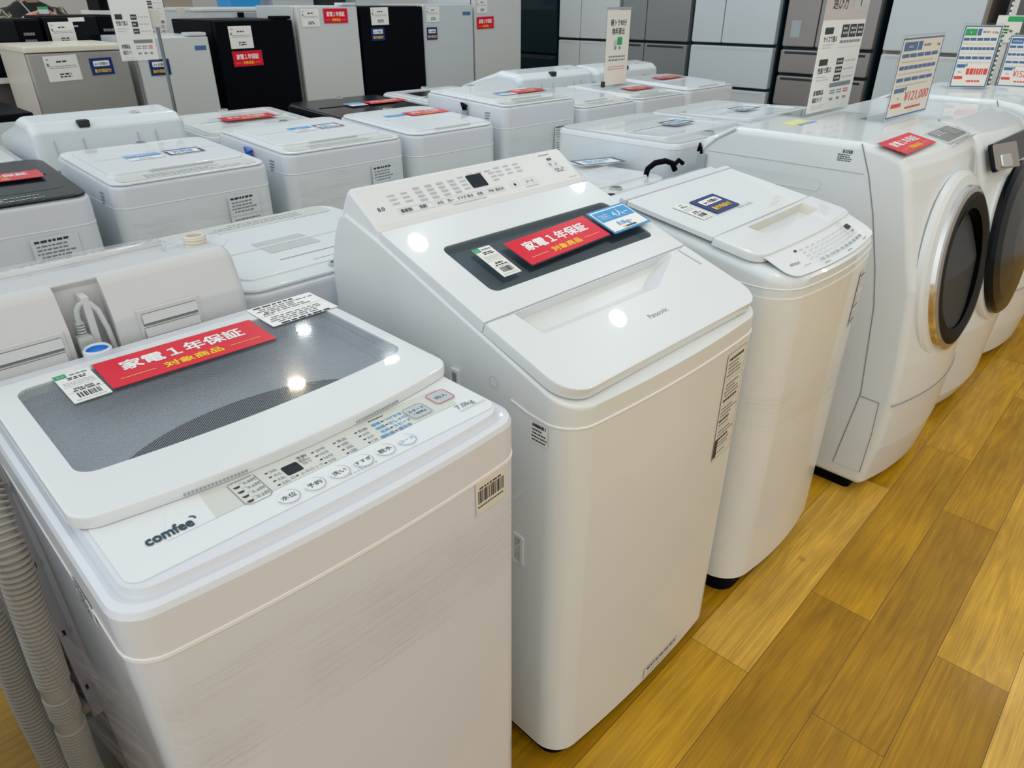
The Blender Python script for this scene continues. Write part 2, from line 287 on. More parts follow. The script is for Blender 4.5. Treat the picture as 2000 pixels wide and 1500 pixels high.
class M:
    def __init__(s): s.v = []; s.f = []; s.mi = []; s.mats = []; s.flat = set(); s.T = Matrix.Identity(4)
    def ix(s, m):
        if m not in s.mats: s.mats.append(m)
        return s.mats.index(m)
    def frame(s, O=(0, 0, 0), u=(1, 0, 0), v=(0, 1, 0)):
        u = Vector(u).normalized(); v = Vector(v); v = (v - u * v.dot(u)).normalized(); w = u.cross(v)
        s.T = Matrix(((u.x, v.x, w.x, O[0]), (u.y, v.y, w.y, O[1]), (u.z, v.z, w.z, O[2]), (0, 0, 0, 1)))
        return s
    def home(s): s.T = Matrix.Identity(4); return s
    def add(s, vs, fs, m):
        b = len(s.v); i = s.ix(m)
        s.v += [s.T @ Vector(p) for p in vs]
        for f in fs: s.f.append(tuple(b + k for k in f)); s.mi.append(i)
        return s
    def loft(s, loops, m, c0=True, c1=True, closed=False):
        n = len(loops[0]); fs = []; vs = [p for lp in loops for p in lp]; K = len(loops)
        for a in range(K if closed else K - 1):
            b = (a + 1) % K
            for i in range(n):
                j = (i + 1) % n; fs.append((a * n + i, a * n + j, b * n + j, b * n + i))
        if not closed:
            if c0: s.flat.add(len(s.f) + len(fs)); fs.append(tuple(range(n - 1, -1, -1)))
            if c1: s.flat.add(len(s.f) + len(fs)); fs.append(tuple((K - 1) * n + i for i in range(n)))
        return s.add(vs, fs, m)
    def ext(s, poly, lo, hi, m, axis='z', b0=0.0, b1=0.0, k=2, caps=(True, True)):
        mp = {'z': lambda p, h: (p[0], p[1], h), 'x': lambda p, h: (h, p[0], p[1]), 'y': lambda p, h: (p[0], h, p[1])}[axis]
        L = []
        if b0 > 0:
            for j in range(k + 1):
                a = math.pi / 2 * j / k; L.append((inset(poly, b0 * (1 - math.sin(a))), lo + b0 * (1 - math.cos(a))))
        else: L.append((poly, lo))
        if b1 > 0:
            for j in range(k + 1):
                a = math.pi / 2 * j / k; L.append((inset(poly, b1 * (1 - math.cos(a))), hi - b1 * (1 - math.sin(a))))
        else: L.append((poly, hi))
        loops = [[mp(p, h) for p in pl] for pl, h in L]
        if axis == 'y': loops = [lp[::-1] for lp in loops]
        return s.loft(loops, m, *caps)
    def rr(s, x0, x1, y0, y1, r, z0, z1, m, b0=0.0, b1=0.0, k=4): return s.ext(rpoly(x0, x1, y0, y1, r, k), z0, z1, m, 'z', b0, b1)
    def box(s, x0, x1, y0, y1, z0, z1, m, b=0.0):
        if b > 0: return s.rr(x0, x1, y0, y1, b, z0, z1, m, b, b, 2)
        return s.ext([(x0, y0), (x1, y0), (x1, y1), (x0, y1)], z0, z1, m)
    def ringplate(s, outer, inner, z0, z1, m, b=0.0):
        L = [[(x, y, z0) for x, y in outer]]
        if b > 0:
            L.append([(x, y, z1 - b) for x, y in outer]); L.append([(x, y, z1 - b * 0.3) for x, y in offs(outer, b * 0.3)]); L.append([(x, y, z1) for x, y in offs(outer, b)])
        else: L.append([(x, y, z1) for x, y in outer])
        L.append([(x, y, z1) for x, y in inner]); L.append([(x, y, z0) for x, y in inner])
        return s.loft(L, m, closed=True)
    def q(s, x0, y0, x1, y1, m, z=0.0004):
        return s.add([(x0, y0, z), (x1, y0, z), (x1, y1, z), (x0, y1, z)], [(0, 1, 2, 3)], m)
    def face(s, poly, m, z=0.0004): return s.add([(x, y, z) for x, y in poly], [tuple(range(len(poly)))], m)
    def rrq(s, x0, y0, x1, y1, r, m, z=0.0004): return s.face(rpoly(x0, x1, y0, y1, r, 4), m, z)
    def line(s, poly, w, m, z=0.0004):
        o = poly; i = offs(poly, w); n = len(o)
        return s.add([(x, y, z) for x, y in o] + [(x, y, z) for x, y in i], [(a, (a + 1) % n, n + (a + 1) % n, n + a) for a in range(n)], m)
    def disc(s, cx, cy, r, m, z=0.0004, ry=None, n=24, r0=0.0):
        ry = ry or r; P = [(cx + r * math.cos(2 * math.pi * i / n), cy + ry * math.sin(2 * math.pi * i / n)) for i in range(n)]
        if r0 > 0: return s.line(P, r - r0, m, z)
        return s.face(P, m, z)
    def t(s, txt, x, y, size, m, z=0.0006, al='l', bold=0.0, sx=1.0, sk=0.0, fit=None):
        vs, fs = text_mesh(txt, 0.0); vs = [(p[0], p[1], 0.0) for p in vs]
        if not vs: return s
        if bold > 0:
            q_ = ((-bold, -bold), (bold, -bold), (-bold, bold), (bold, bold)) if bold >= .012 else ((-bold, 0), (bold, 0))
            n_ = len(vs); v0, f0 = vs, fs; vs = []; fs = []
            for i_, (bx_, by_) in enumerate(q_):
                vs += [(p[0] + bx_, p[1] + by_, i_ * 5e-5) for p in v0]; fs += [tuple(k + n_ * i_ for k in f) for f in f0]
        lo = min(p[0] for p in vs); hi = max(p[0] for p in vs)
        if fit: sx = fit / max((hi - lo) * size, 1e-6)
        dx = {'l': -lo, 'c': -(lo + hi) / 2, 'r': -hi}[al]
        return s.add([(x + (p[0] + dx + p[1] * sk) * size * sx, y + p[1] * size, z + p[2]) for p in vs], fs, m)
    def bars(s, x0, y0, x1, y1, rows, m, z=0.0006, fill=0.55, rnd=None, seg=0.012, gap=0.3):
        rg = rnd or random; hh = (y1 - y0) / rows
        for r_ in range(rows):
            x = x0; ya = y0 + r_ * hh; end = x1 - rg.random() * (x1 - x0) * (1 - gap) * 0.6
            while x < end:
                w = seg * (0.4 + rg.random())
                s.q(x, ya + hh * (1 - fill) / 2, min(x + w, x1), ya + hh * (1 + fill) / 2, m, z); x += w + seg * 0.25
        return s
    def barcode(s, x0, y0, x1, y1, m, z=0.0006, step=0.0012):
        x = x0
        while x < x1:
            w = step * random.choice((0.5, 0.8, 1.4)); s.q(x, y0, min(x + w, x1), y1, m, z); x += w + step * random.choice((0.5, 0.8, 1.2))
        return s
    def tube(s, pts, r, m, n=10, caps=True, rad=None):
        P = [Vector(p) for p in pts]; loops = []; up = Vector((0.31, 0.17, 0.93))
        for i, p in enumerate(P):
            d = (P[min(i + 1, len(P) - 1)] - P[max(i - 1, 0)]).normalized()
            a = up - d * up.dot(d)
            if a.length < 1e-3: a = Vector((1, 0, 0)) - d * d.x
            a.normalize(); up = a; b_ = d.cross(a); rr = rad[i] if rad else r
            loops.append([p + (a * math.cos(2 * math.pi * k / n) + b_ * math.sin(2 * math.pi * k / n)) * rr for k in range(n)])
        return s.loft(loops, m, caps, caps)
    def lathe(s, prof, m, n=40, sc=1.0, mats=None, tilt=0.0):
        for a in range(len(prof) - 1):
            (r0, h0), (r1, h1) = prof[a], prof[a + 1]
            vs = []; fs = []
            for i in range(n):
                c, q_ = math.cos(2 * math.pi * i / n), math.sin(2 * math.pi * i / n) * sc
                vs += [(r0 * c, r0 * q_, h0), (r1 * c, r1 * q_, h1)]
            for i in range(n):
                j = (i + 1) % n
                fs.append((2 * i, 2 * j, 2 * j + 1, 2 * i + 1))
            s.add(vs, fs, (mats[a] if mats else m))
        return s
    def shell(s, w, prof, zb, m, Rf=0.05, Rb=0.02, rs=0.01, nx=10, step=0.03):
        """body: plan rounded at the corners, top height following prof(y)"""
        y0, y1 = prof[0][0], prof[-1][0]
        def zt(y):
            for (a, za), (b_, zb_) in zip(prof, prof[1:]):
                if y <= b_ + 1e-9: return za + (zb_ - za) * (y - a) / max(b_ - a, 1e-9)
            return prof[-1][1]
        ys = {y0, y1} | {p[0] for p in prof}
        for i in range(7):
            a = math.pi / 2 * i / 6
            ys.add(y0 + Rf * (1 - math.cos(a))); ys.add(y1 - Rb * (1 - math.cos(a)))
        ys = sorted(ys); rows = []
        for y in ys:
            ins = 0
            if y - y0 < Rf: d = Rf - (y - y0); ins = Rf - math.sqrt(max(Rf * Rf - d * d, 0))
            if y1 - y < Rb: d = Rb - (y1 - y); ins = max(ins, Rb - math.sqrt(max(Rb * Rb - d * d, 0)))
            h = zt(y); a0, a1 = ins, w - ins
            row = [(a0, y, zb), (a0, y, h - rs)]
            for j in range(1, 4):
                a = math.pi / 2 * j / 3; row.append((a0 + rs * (1 - math.cos(a)), y, h - rs + rs * math.sin(a)))
            for j in range(1, nx): row.append((a0 + rs + (a1 - a0 - 2 * rs) * j / nx, y, h))
            for j in range(3, 0, -1):
                a = math.pi / 2 * j / 3; row.append((a1 - rs * (1 - math.cos(a)), y, h - rs + rs * math.sin(a)))
            row += [(a1, y, h - rs), (a1, y, zb)]; rows.append(row)
        K = len(rows[0]); vs = [p for r_ in rows for p in r_]; fs = []
        for a in range(len(rows) - 1):
            for i in range(K - 1): fs.append((a * K + i, (a + 1) * K + i, (a + 1) * K + i + 1, a * K + i + 1))
        for row, b_, flip in ((rows[0], 0, False), (rows[-1], (len(rows) - 1) * K, True)):
            base = len(vs); vs += [(p[0], p[1], zb) for p in row]
            for i in range(1, K - 2):
                f_ = (b_ + i, b_ + i + 1, base + i + 1, base + i)
                fs.append(f_ if flip else f_[::-1])
        fs.append(tuple((len(rows) - 1) * K * 0 + a * K for a in range(len(rows))) + tuple(a * K + K - 1 for a in range(len(rows) - 1, -1, -1)))
        return s.add(vs, fs, m)
    def warp(s, fn): s.v = [Vector(fn(*p)) for p in s.v]; return s
    def build(s, name, parent=None, angle=32):
        me = bpy.data.meshes.new(name); me.from_pydata([tuple(p) for p in s.v], [], s.f)
        for m in s.mats: me.materials.append(MATS[m])
        me.polygons.foreach_set('material_index', s.mi)
        me.polygons.foreach_set('use_smooth', [i not in s.flat for i in range(len(me.polygons))])
        me.validate(); me.update()
        me.set_sharp_from_angle(angle=R(angle))
        o = bpy.data.objects.new(name, me); COL.objects.link(o)
        wn = o.modifiers.new('weighted', 'WEIGHTED_NORMAL'); wn.keep_sharp = True; wn.weight = 80
        if parent: o.parent = parent
        return o

def tag(o, label, cat, group=None, kind=None):
    if label: o['label'] = label
    if cat: o['category'] = cat
    if group: o['group'] = group
    if kind: o['kind'] = kind
    return o
def thing(name, label, cat, loc=(0, 0, 0), rz=0.0, group=None):
    o = bpy.data.objects.new(name, None); o.empty_display_size = 0.05; COL.objects.link(o)
    o.location = loc; o.rotation_euler = (0, 0, rz)
    return tag(o, label, cat, group)
def bow(amount, w, depth):
    def fn(x, y, z):
        k = max(0.0, 1 - y / depth); return (x, y - amount * (1 - ((x - w / 2) / (w / 2)) ** 2) * min(1, k), z)
    return fn

# ------------------------------------------------------------------ setting
def structure(o): o['kind'] = 'structure'; return o
structure(M().box(-6, 9, -5, 11, -0.05, 0, 'oak_planks').build('floor'))
structure(M().box(6.25, 6.35, -3, 9.2, 0, 2.6, 'wall_paint').build('wall_right'))
structure(M().box(-5, 6.25, 9.1, 9.2, 0, 2.6, 'wall_paint').build('wall_back'))

# ------------------------------------------------------------------ cards, tags, stickers
def kanji_red(m, w, h):
    m.t('家電１年保証', w / 2, h * 0.49, h * 0.37, 'card_white', 0.0022, 'c', 0.026, sx=w * 0.76 / (5.95 * h * 0.37))
    m.t('対象商品', w / 2, h * 0.15, h * 0.21, 'card_yellow', 0.0022, 'c', 0.026, sx=w * 0.36 / (3.95 * h * 0.21))
    m.q(w * 0.07, h * 0.215, w * 0.27, h * 0.235, 'card_gold', 0.0022); m.q(w * 0.73, h * 0.215, w * 0.93, h * 0.235, 'card_gold', 0.0022)
def red_card(label, O, u, v, w, h, name='warranty_card', group='red one-year warranty cards'):
    m = M().frame(O, u, v)
    m.rr(-0.003, w + 0.003, -0.003, h + 0.003, 0.003, 0, 0.0012, 'clear_plastic', k=2)
    m.rr(0, w, 0, h, 0.002, 0.0012, 0.0018, 'card_red', k=2)
    kanji_red(m, w, h)
    return tag(m.build(name), label, 'card', group)
def navy_card(label, O, u, v, w, h, group='navy guarantee cards'):
    m = M().frame(O, u, v)
    m.rr(0, w, 0, h, 0.002, 0, 0.0014, 'card_navy', k=2)
    m.rrq(w * 0.14, h * 0.52, w * 0.86, h * 0.84, h * 0.06, 'card_white', 0.0018)
    m.t('6ヶ月間の', w / 2, h * 0.59, h * 0.19, 'ink', 0.0022, 'c', 0.015, sx=0.95)
    m.t('動作保証付', w / 2, h * 0.17, h * 0.22, 'card_yellow', 0.0022, 'c', 0.02, sx=0.92)
    return tag(m.build('guarantee_card'), label, 'card', group)
def pale_card(label, O, u, v, w, h, kind='blue', group='small cards on the rear machines'):
    m = M().frame(O, u, v)
    m.rr(0, w, 0, h, 0.002, 0, 0.0014, 'card_white', k=2)
    if kind == 'blue':
        m.q(0.0, h * 0.45, w, h, 'card_blue', 0.0018); m.t('4人~', w * .5, h * .58, h * .26, 'card_white', .0022, 'c', .015); m.t('8.0kg~', w * .5, h * .14, h * .22, 'card_blue', .0022, 'c')
    else:
        m.line(rpoly(0.001, w - .001, 0.001, h - .001, 0.002, 1), h * 0.13, 'card_navy', 0.0018); m.bars(w * .2, h * .25, w * .8, h * .75, 2, 'ink_blue', .002, seg=.02)
    return tag(m.build('capacity_card'), label, 'card', group)
def price_tag(label, O, u, v, w, h, green=True, wide=False, price=None, group='white shop price tags'):
    m = M().frame(O, u, v)
    m.rr(0, w, 0, h, 0.001, 0, 0.0010, 'paper', k=1)
    z = 0.0014
    if wide:
        m.q(w * .06, h * .60, w * .13, h * .72, 'green', z)
        m.bars(w * .08, h * .82, w * .2, h * .9, 1, 'ink_grey', z)
        m.bars(w * .36, h * .70, w * .66, h * .82, 1, 'ink', z, seg=.02, gap=1)
        m.bars(w * .12, h * .48, w * .92, h * .62, 2, 'ink_grey', z, .35, seg=.012, gap=1)
        m.bars(w * .36, h * .12, w * .7, h * .32, 2, 'ink', z, .6, seg=.02, gap=1)
    else:
        if green: m.q(0, h * .86, w * .34, h, 'green', z); m.t('2nd', w * .17, h * .90, h * .06, 'card_white', z + .0003, 'c')
        m.bars(w * .42, h * .88, w * .9, h * .95, 1, 'ink_grey', z, seg=.006)
        m.bars(w * .3, h * .74, w * .85, h * .84, 2, 'ink', z, .6, seg=.008)
        m.bars(w * .1, h * .56, w * .92, h * .70, 3, 'ink_pale', z, .4, seg=.006, gap=1)
        m.q(w * .03, h * .52, w * .97, h * .525, 'ink_grey', z); m.q(w * .03, h * .31, w * .97, h * .315, 'ink_grey', z)
        (m.t(price, w * .5, h * .40, h * .075, 'ink', z, 'c', .02) if price else m.bars(w * .3, h * .40, w * .7, h * .46, 1, 'ink', z, .8, seg=.006, gap=1)); m.bars(w * .2, h * .33, w * .9, h * .39, 1, 'ink', z, seg=.008, gap=1)
        m.barcode(w * .22, h * .12, w * .84, h * .28, 'ink', z, .0016); m.bars(w * .1, h * .04, w * .9, h * .08, 1, 'ink_pale', z, seg=.004, gap=1)
    return tag(m.build('price_tag'), label, 'price tag', group)
def info_label(m, w, h, rows, ink='ink_grey', base='label_film', border=True):
    m.q(0, 0, w, h, base, 0.0004)
    if border: m.line([(0, 0), (w, 0), (w, h), (0, h)], 0.0008, ink, 0.0007)
    rg = random.Random(rows)
    y = h * .97; k = 0
    while y > h * .05:
        bh = h / rows * (1.5 if k % 5 == 0 else 1)
        if k % 6 == 5: m.q(w * .04, y - bh * .5, w * .96, y - bh * .45, ink, 0.0008)
        else: m.bars(w * (.06 + .1 * rg.random()), y - bh, w * .95, y, 1, ink if k % 5 else 'ink', 0.0008, .45, rg, w * .10)
        y -= bh * 1.02; k += 1

# ------------------------------------------------------------------ machine nearest the camera
def front_machine():
    w = 0.556
    root = thing('washing_machine', 'white top-loading washer nearest the camera, with dotted lid window and 7.0kg panel', 'washing machine', (0.068, 0.605, 0))
    bw = bow(0.016, w, 0.3)
    M().rr(0.02, w - 0.02, 0.03, 0.57, 0.03, 0, 0.055, 'dark_base').build('base', root)
    m = M()
    fr = [(0.036, 0.0)] + [(0.036 + (w - 0.072) * i / 12, 0) for i in range(1, 12)]
    def plan(x0, x1, y0, y1, r):
        p = fillet([(x0, y0), (x1, y0), (x1, y1), (x0, y1)], r, 5)
        a, b_ = p[5], p[6]            # subdivide the front edge so it can bow
        return p[:6] + [(a[0] + (b_[0] - a[0]) * i / 12, a[1]) for i in range(1, 12)] + p[6:]
    m.ext(plan(0, w, 0, 0.60, 0.036), 0.05, 0.9065, 'white_enamel', b0=0.006, b1=0.003, caps=(True, False))
    m.warp(bw).build('cabinet', root)
    m = M().ext(plan(-0.0012, w + 0.0012, -0.0012, 0.601, 0.037), 0.9065, 0.913, 'seam_light', b0=.001, b1=0.001, caps=(False, False))
    m.ext(plan(0, w, 0, 0.60, 0.036), 0.9126, 0.976, 'white_plastic', b0=0.0, b1=0.010, caps=(False, False))
    # raised deck with chamfered sides
    rim = inset(plan(0, w, 0, 0.60, 0.036), 0.010); a = plan(0.017, w - 0.017, 0.016, 0.583, 0.03); c = plan(0.0205, w - 0.0205, 0.0205, 0.578, 0.028); hole = plan(.050, w - .030, .238, .540, .02)
    m.loft([[(x, y, .976) for x, y in rim], [(x, y, .9735) for x, y in a], [(x, y, .9855) for x, y in c], [(x, y, .9856) for x, y in hole], [(x, y, .96) for x, y in hole]], 'white_plastic', False, False)
    m.rr(0.02, w - 0.02, 0.575, 0.632, 0.02, 0.80, 0.984, 'white_plastic', b1=0.006)
    m.warp(bw).build('top_frame', root, 18)
    # control panel
    P = M(); P.frame((0, 0, 0.9858))
    pp = plan(0.026, w - 0.020, 0.0285, 0.165, 0.018)
    P.ext(pp, 0, 0.0012, 'panel_glass_white', b1=0.0006)
    z = 0.0016
    P.face([(0.135, .0705), (0.497, .0725), (0.500, .128), (0.14, .128)], 'panel_beige', z)
    P.face([(0.080, .0705), (0.135, .0705), (0.14, .128), (0.10, .128)], 'panel_glass_white', z)
    Z = 0.0022
    P.t('comfee', 0.062, .076, .0235, 'logo_teal', Z, 'l', .030, fit=.052)
    arc = [(0.1135 + .0065 * math.cos(R(a_)), .0885 + .0065 * math.sin(R(a_))) for a_ in range(-20, 100, 15)]
    P.add([(x, y, Z) for x, y in arc] + [(0.1135 + (x - .1135) * .62, .0885 + (y - .0885) * .62, Z) for x, y in arc], [(i, i + 1, len(arc) + i + 1, len(arc) + i) for i in range(len(arc) - 1)], 'logo_teal')
    # detergent scale box
    bx = [(0.170, .118), (0.170, .070), (0.176, .065), (0.199, .065), (0.204, .070), (0.204, .118)]
    for (a, c) in zip(bx, bx[1:]):
        d = (Vector(c) - Vector(a)).normalized(); nn_ = Vector((-d.y, d.x)) * .0005
        P.add([(a[0] - nn_.x, a[1] - nn_.y, Z), (c[0] - nn_.x, c[1] - nn_.y, Z), (c[0] + nn_.x, c[1] + nn_.y, Z), (a[0] + nn_.x, a[1] + nn_.y, Z)], [(0, 1, 2, 3)], 'ink_grey')
    P.bars(.172, .117, .202, .120, 1, 'ink_grey', Z, seg=.003, gap=1)
    for i, s_ in enumerate(('0.8杯', '0.6杯', '0.4杯', '0.3杯')):
        y = .1065 - i * .0118
        P.face([(.173, y + .002), (.175, y - .002), (.180, y - .002), (.182, y + .002)], 'ink', Z); P.q(.182, y + .0055, .187, y + .006, 'ink_grey', Z); P.t(s_, .203, y, .0075, 'ink_grey', Z, 'r', .005)
    def leds(x, ytop, names, dx=.0, al=.006, ink='ink_grey', step=.0107):
        for i, s_ in enumerate(names):
            y = ytop - i * step; P.q(x, y, x + .0038, y + .0024, 'ink', Z); P.t(s_, x + al, y - .0015, .0072, ink, Z, 'l', .004)
    leds(.2145, .107, ('50L', '41L', '33L', '23L')); leds(.279, .107, ('20分', '15分', '10分', '5分')); leds(.311, .106, ('風呂', '3回', '2回', '1回')); leds(.345, .107, ('槍時間', '6分', '3分', '1分')[0:0] or ('乾燥', '6分', '3分', '1分'))
    for i, (a_, c_) in enumerate((('標準', 'つけおき'), ('除菌', 'おしゃれ着'), ('毛布', 'スピード'), ('槽乾燥', '槽洗浄'))):
        y = .1065 - i * .0110
        P.q(.388, y, .3918, y + .0024, 'ink', Z); P.t(a_, .3865, y - .0017, .0075, 'ink_blue', Z, 'r', .012); P.t(c_, .3935, y - .0017, .0075, 'ink_blue', Z, 'l', .012)
    P.bars(.375, .118, .400, .1215, 1, 'ink', Z, seg=.003, gap=1)
    P.t('予約', .258, .107, .0075, 'ink', Z, 'l', .01); P.bars(.258, .099, .272, .106, 2, 'ink_grey', Z, seg=.003)
    P.t('残り', .259, .092, .007, 'ink_grey', Z, 'l')
    P.q(.2395, .0765, .2433, .0788, 'ink', Z); P.t('ふろロック', .2455, .075, .0066, 'ink_grey', Z, 'l'); P.line(rpoly(.233, .238, .0755, .0795, .0008, 1), .0007, 'ink_grey', Z)
    P.t('7.0kg', .502, .0575, .0150, 'ink_grey', Z, 'c', .006); P.t('CAC70W70U/E(W)-JP', .508, .0485, .0070, 'ink_pale', Z, 'c', 0, .72)
    P.t('チャイルドロック', .3085, .0315, .0052, 'ink_grey', Z, 'c'); P.t('品', .3085, .0375, .0085, 'ink_grey', Z, 'c')
    po = P.build('control_panel', root)
    Dp = M().frame((0, 0, 0.9868)); Dp.rr(.2335, .2555, .0845, .106, .0025, 0, .0013, 'display_black', b1=.0004, k=2); Dp.build('display', po)['label'] = 'small black digital display'
    for i, s_ in enumerate(('水位', '予約', '洗い', 'すすぎ', '脱水', 'コース')):
        B = M().frame((0.2125 + .0345 * i, .0465, 0.9868)); c_ = 'ink_blue' if i == 5 else 'ring_grey'
        B.lathe([(.0134, 0), (.0134, .0012), (.0124, .0018), (.0115, .0016), (0.0001, .0016)], 'panel_glass_white', 32)
        ins = [(a, h) for a, h in ((.0136, .0020), (.0124, .0022))]
        for j in range(-70, 180, 10):
            p = [(rr_ * math.cos(R(-j - t_)), rr_ * math.sin(R(-j - t_))) for t_, rr_ in ((0, .0136), (10, .0136), (10, .0127), (0, .0127))]
            B.face(p[::-1], c_, .0021)
        B.t(s_, 0, -.0035, .0098 if len(s_) < 3 else .0082, 'ink_blue' if i == 5 else 'ink', .0021, 'c', .008)
        B.build('button', po)
    for nm, x, y, s1, s2, red in (('start_button', .4415, .0945, 'スタート', '一時停止', 0), ('power_button', .4905, .1035, '切/入', '', 1)):
        B = M().frame((x, y, 0.9868)); B.rr(-.017, .017, -.0165, .0165, .006, 0, .002, 'button_grey', b1=.0008)
        B.line(rpoly(-.0172, .0172, -.0167, .0167, .006, 4), .0012, 'ink_red' if red else 'grey_plastic', .0024)
        if s2: B.t(s1, 0, .001, .0072, 'ink', .0024, 'c', .01); B.t(s2, 0, -.008, .006, 'ink', .0024, 'c', .01)
        else: B.t(s1, 0, -.004, .0088, 'ink', .0024, 'c', .01)
        B.build(nm, po)['label'] = 'grey power button with red outline' if red else 'grey start and pause button'
    # lid
    lw = bow(0.030, w, 0.62)
    def lid_fn(x, y, z_): 
        k = max(0, min(1, (0.56 - y) / 0.40)); return (x, y - .030 * k * (1 - ((x - w / 2) / (w / 2)) ** 2), z_)
    m = M()
    def grid_loop(x0, x1, y0, y1, r): 
        p = fillet([(x0, y0), (x1, y0), (x1, y1), (x0, y1)], r, 5)
        def seg(a, b_): return [(a[0] + (b_[0] - a[0]) * i / 12, a[1] + (b_[1] - a[1]) * i / 12) for i in range(1, 12)]
        return p[:6] + seg(p[5], p[6]) + p[6:18] + seg(p[17], p[18]) + p[18:]
    m.ringplate(grid_loop(.013, w - .001, .153, .562, .028), grid_loop(.047, .531, .246, .528, .022), .988, 1.004, 'lid_white', .005)
    for i in range(17):
        x = .125 + i * .0046; m.box(x, x + .0022, .1515, .156, .9905, .9935, 'grey_plastic')
        x = .36 + i * .0046; m.box(x, x + .0022, .1515, .156, .9905, .9935, 'grey_plastic')
    lo = m.warp(lid_fn).build('lid', root)
    g = M(); gl = grid_loop(.045, .533, .244, .530, .022)
    g.add([(x, y, 1.0026) for x, y in gl] + [(x, y, .9995) for x, y in gl], [tuple(range(len(gl))), tuple(range(2 * len(gl) - 1, len(gl) - 1, -1))] + [(i, (i + 1) % len(gl), len(gl) + (i + 1) % len(gl), len(gl) + i)[::-1] for i in range(len(gl))], 'dotted_glass')
    g.warp(lid_fn).build('window', lo)
    L = M().frame((.425, .471, 1.0042)); info_label(L, .132, .105, 13, 'ink_grey', 'card_white'); L.t('⚠', .012, .055, .018, 'ink', .001, 'l'); L.build('warning_label', lo)['label'] = 'white warning sticker with fine black print'
    # inside: rim and steel tub under the window
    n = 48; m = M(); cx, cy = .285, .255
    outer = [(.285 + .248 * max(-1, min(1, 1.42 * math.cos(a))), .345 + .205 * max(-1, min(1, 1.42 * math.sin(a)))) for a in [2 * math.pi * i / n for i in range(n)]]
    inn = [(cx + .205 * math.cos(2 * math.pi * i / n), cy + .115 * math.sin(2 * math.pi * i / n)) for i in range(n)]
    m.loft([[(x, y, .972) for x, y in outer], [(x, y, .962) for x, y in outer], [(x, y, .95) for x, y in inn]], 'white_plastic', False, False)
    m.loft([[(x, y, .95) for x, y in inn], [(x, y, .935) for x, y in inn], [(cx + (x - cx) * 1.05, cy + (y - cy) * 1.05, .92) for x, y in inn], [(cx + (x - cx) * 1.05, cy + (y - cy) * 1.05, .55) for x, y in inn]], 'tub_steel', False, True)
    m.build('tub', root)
    m = M().frame((.185, .617, .965)); m.lathe([(.022, -.05), (.022, .030), (.0195, .033), (.0165, .030)], 'white_plastic', 28); m.lathe([(.0165, .030), (.0155, .026), (.0001, .026)], 'inlet_blue', 28)
    m.build('water_inlet', root)['label'] = 'white water inlet with blue inside'
    m = M().frame((.456, -.0104, .852), (1, .082, 0), (0, 0, 1)); m.q(-.002, -.002, .060, .056, 'label_film', .0003); m.bars(.006, .041, .056, .046, 1, 'ink', .0008, seg=.008, gap=.6); m.barcode(.003, .018, .058, .040, 'ink', .0008, .0022); m.bars(.002, .010, .056, .014, 1, 'ink', .0008, seg=.004, gap=1)
    m.build('barcode_label', root)
    m = M().frame((-.0008, .185, .885), (0, -1, 0), (0, 0, 1)); info_label(m, .07, .034, 5, 'ink', 'paper', False); m.build('rating_label', root)
front_machine()
red_card('red warranty card lying across the dotted window of the nearest washer', (.219, 1.036, 1.0046), (.254, -.008, 0), (0, 1, 0), .254, .104)
price_tag('white price tag with barcode, left of the red card on the nearest washer', (.166, 1.030, 1.0046), (1, 0, 0), (0, 1, 0), .050, .107, price='¥36,300')

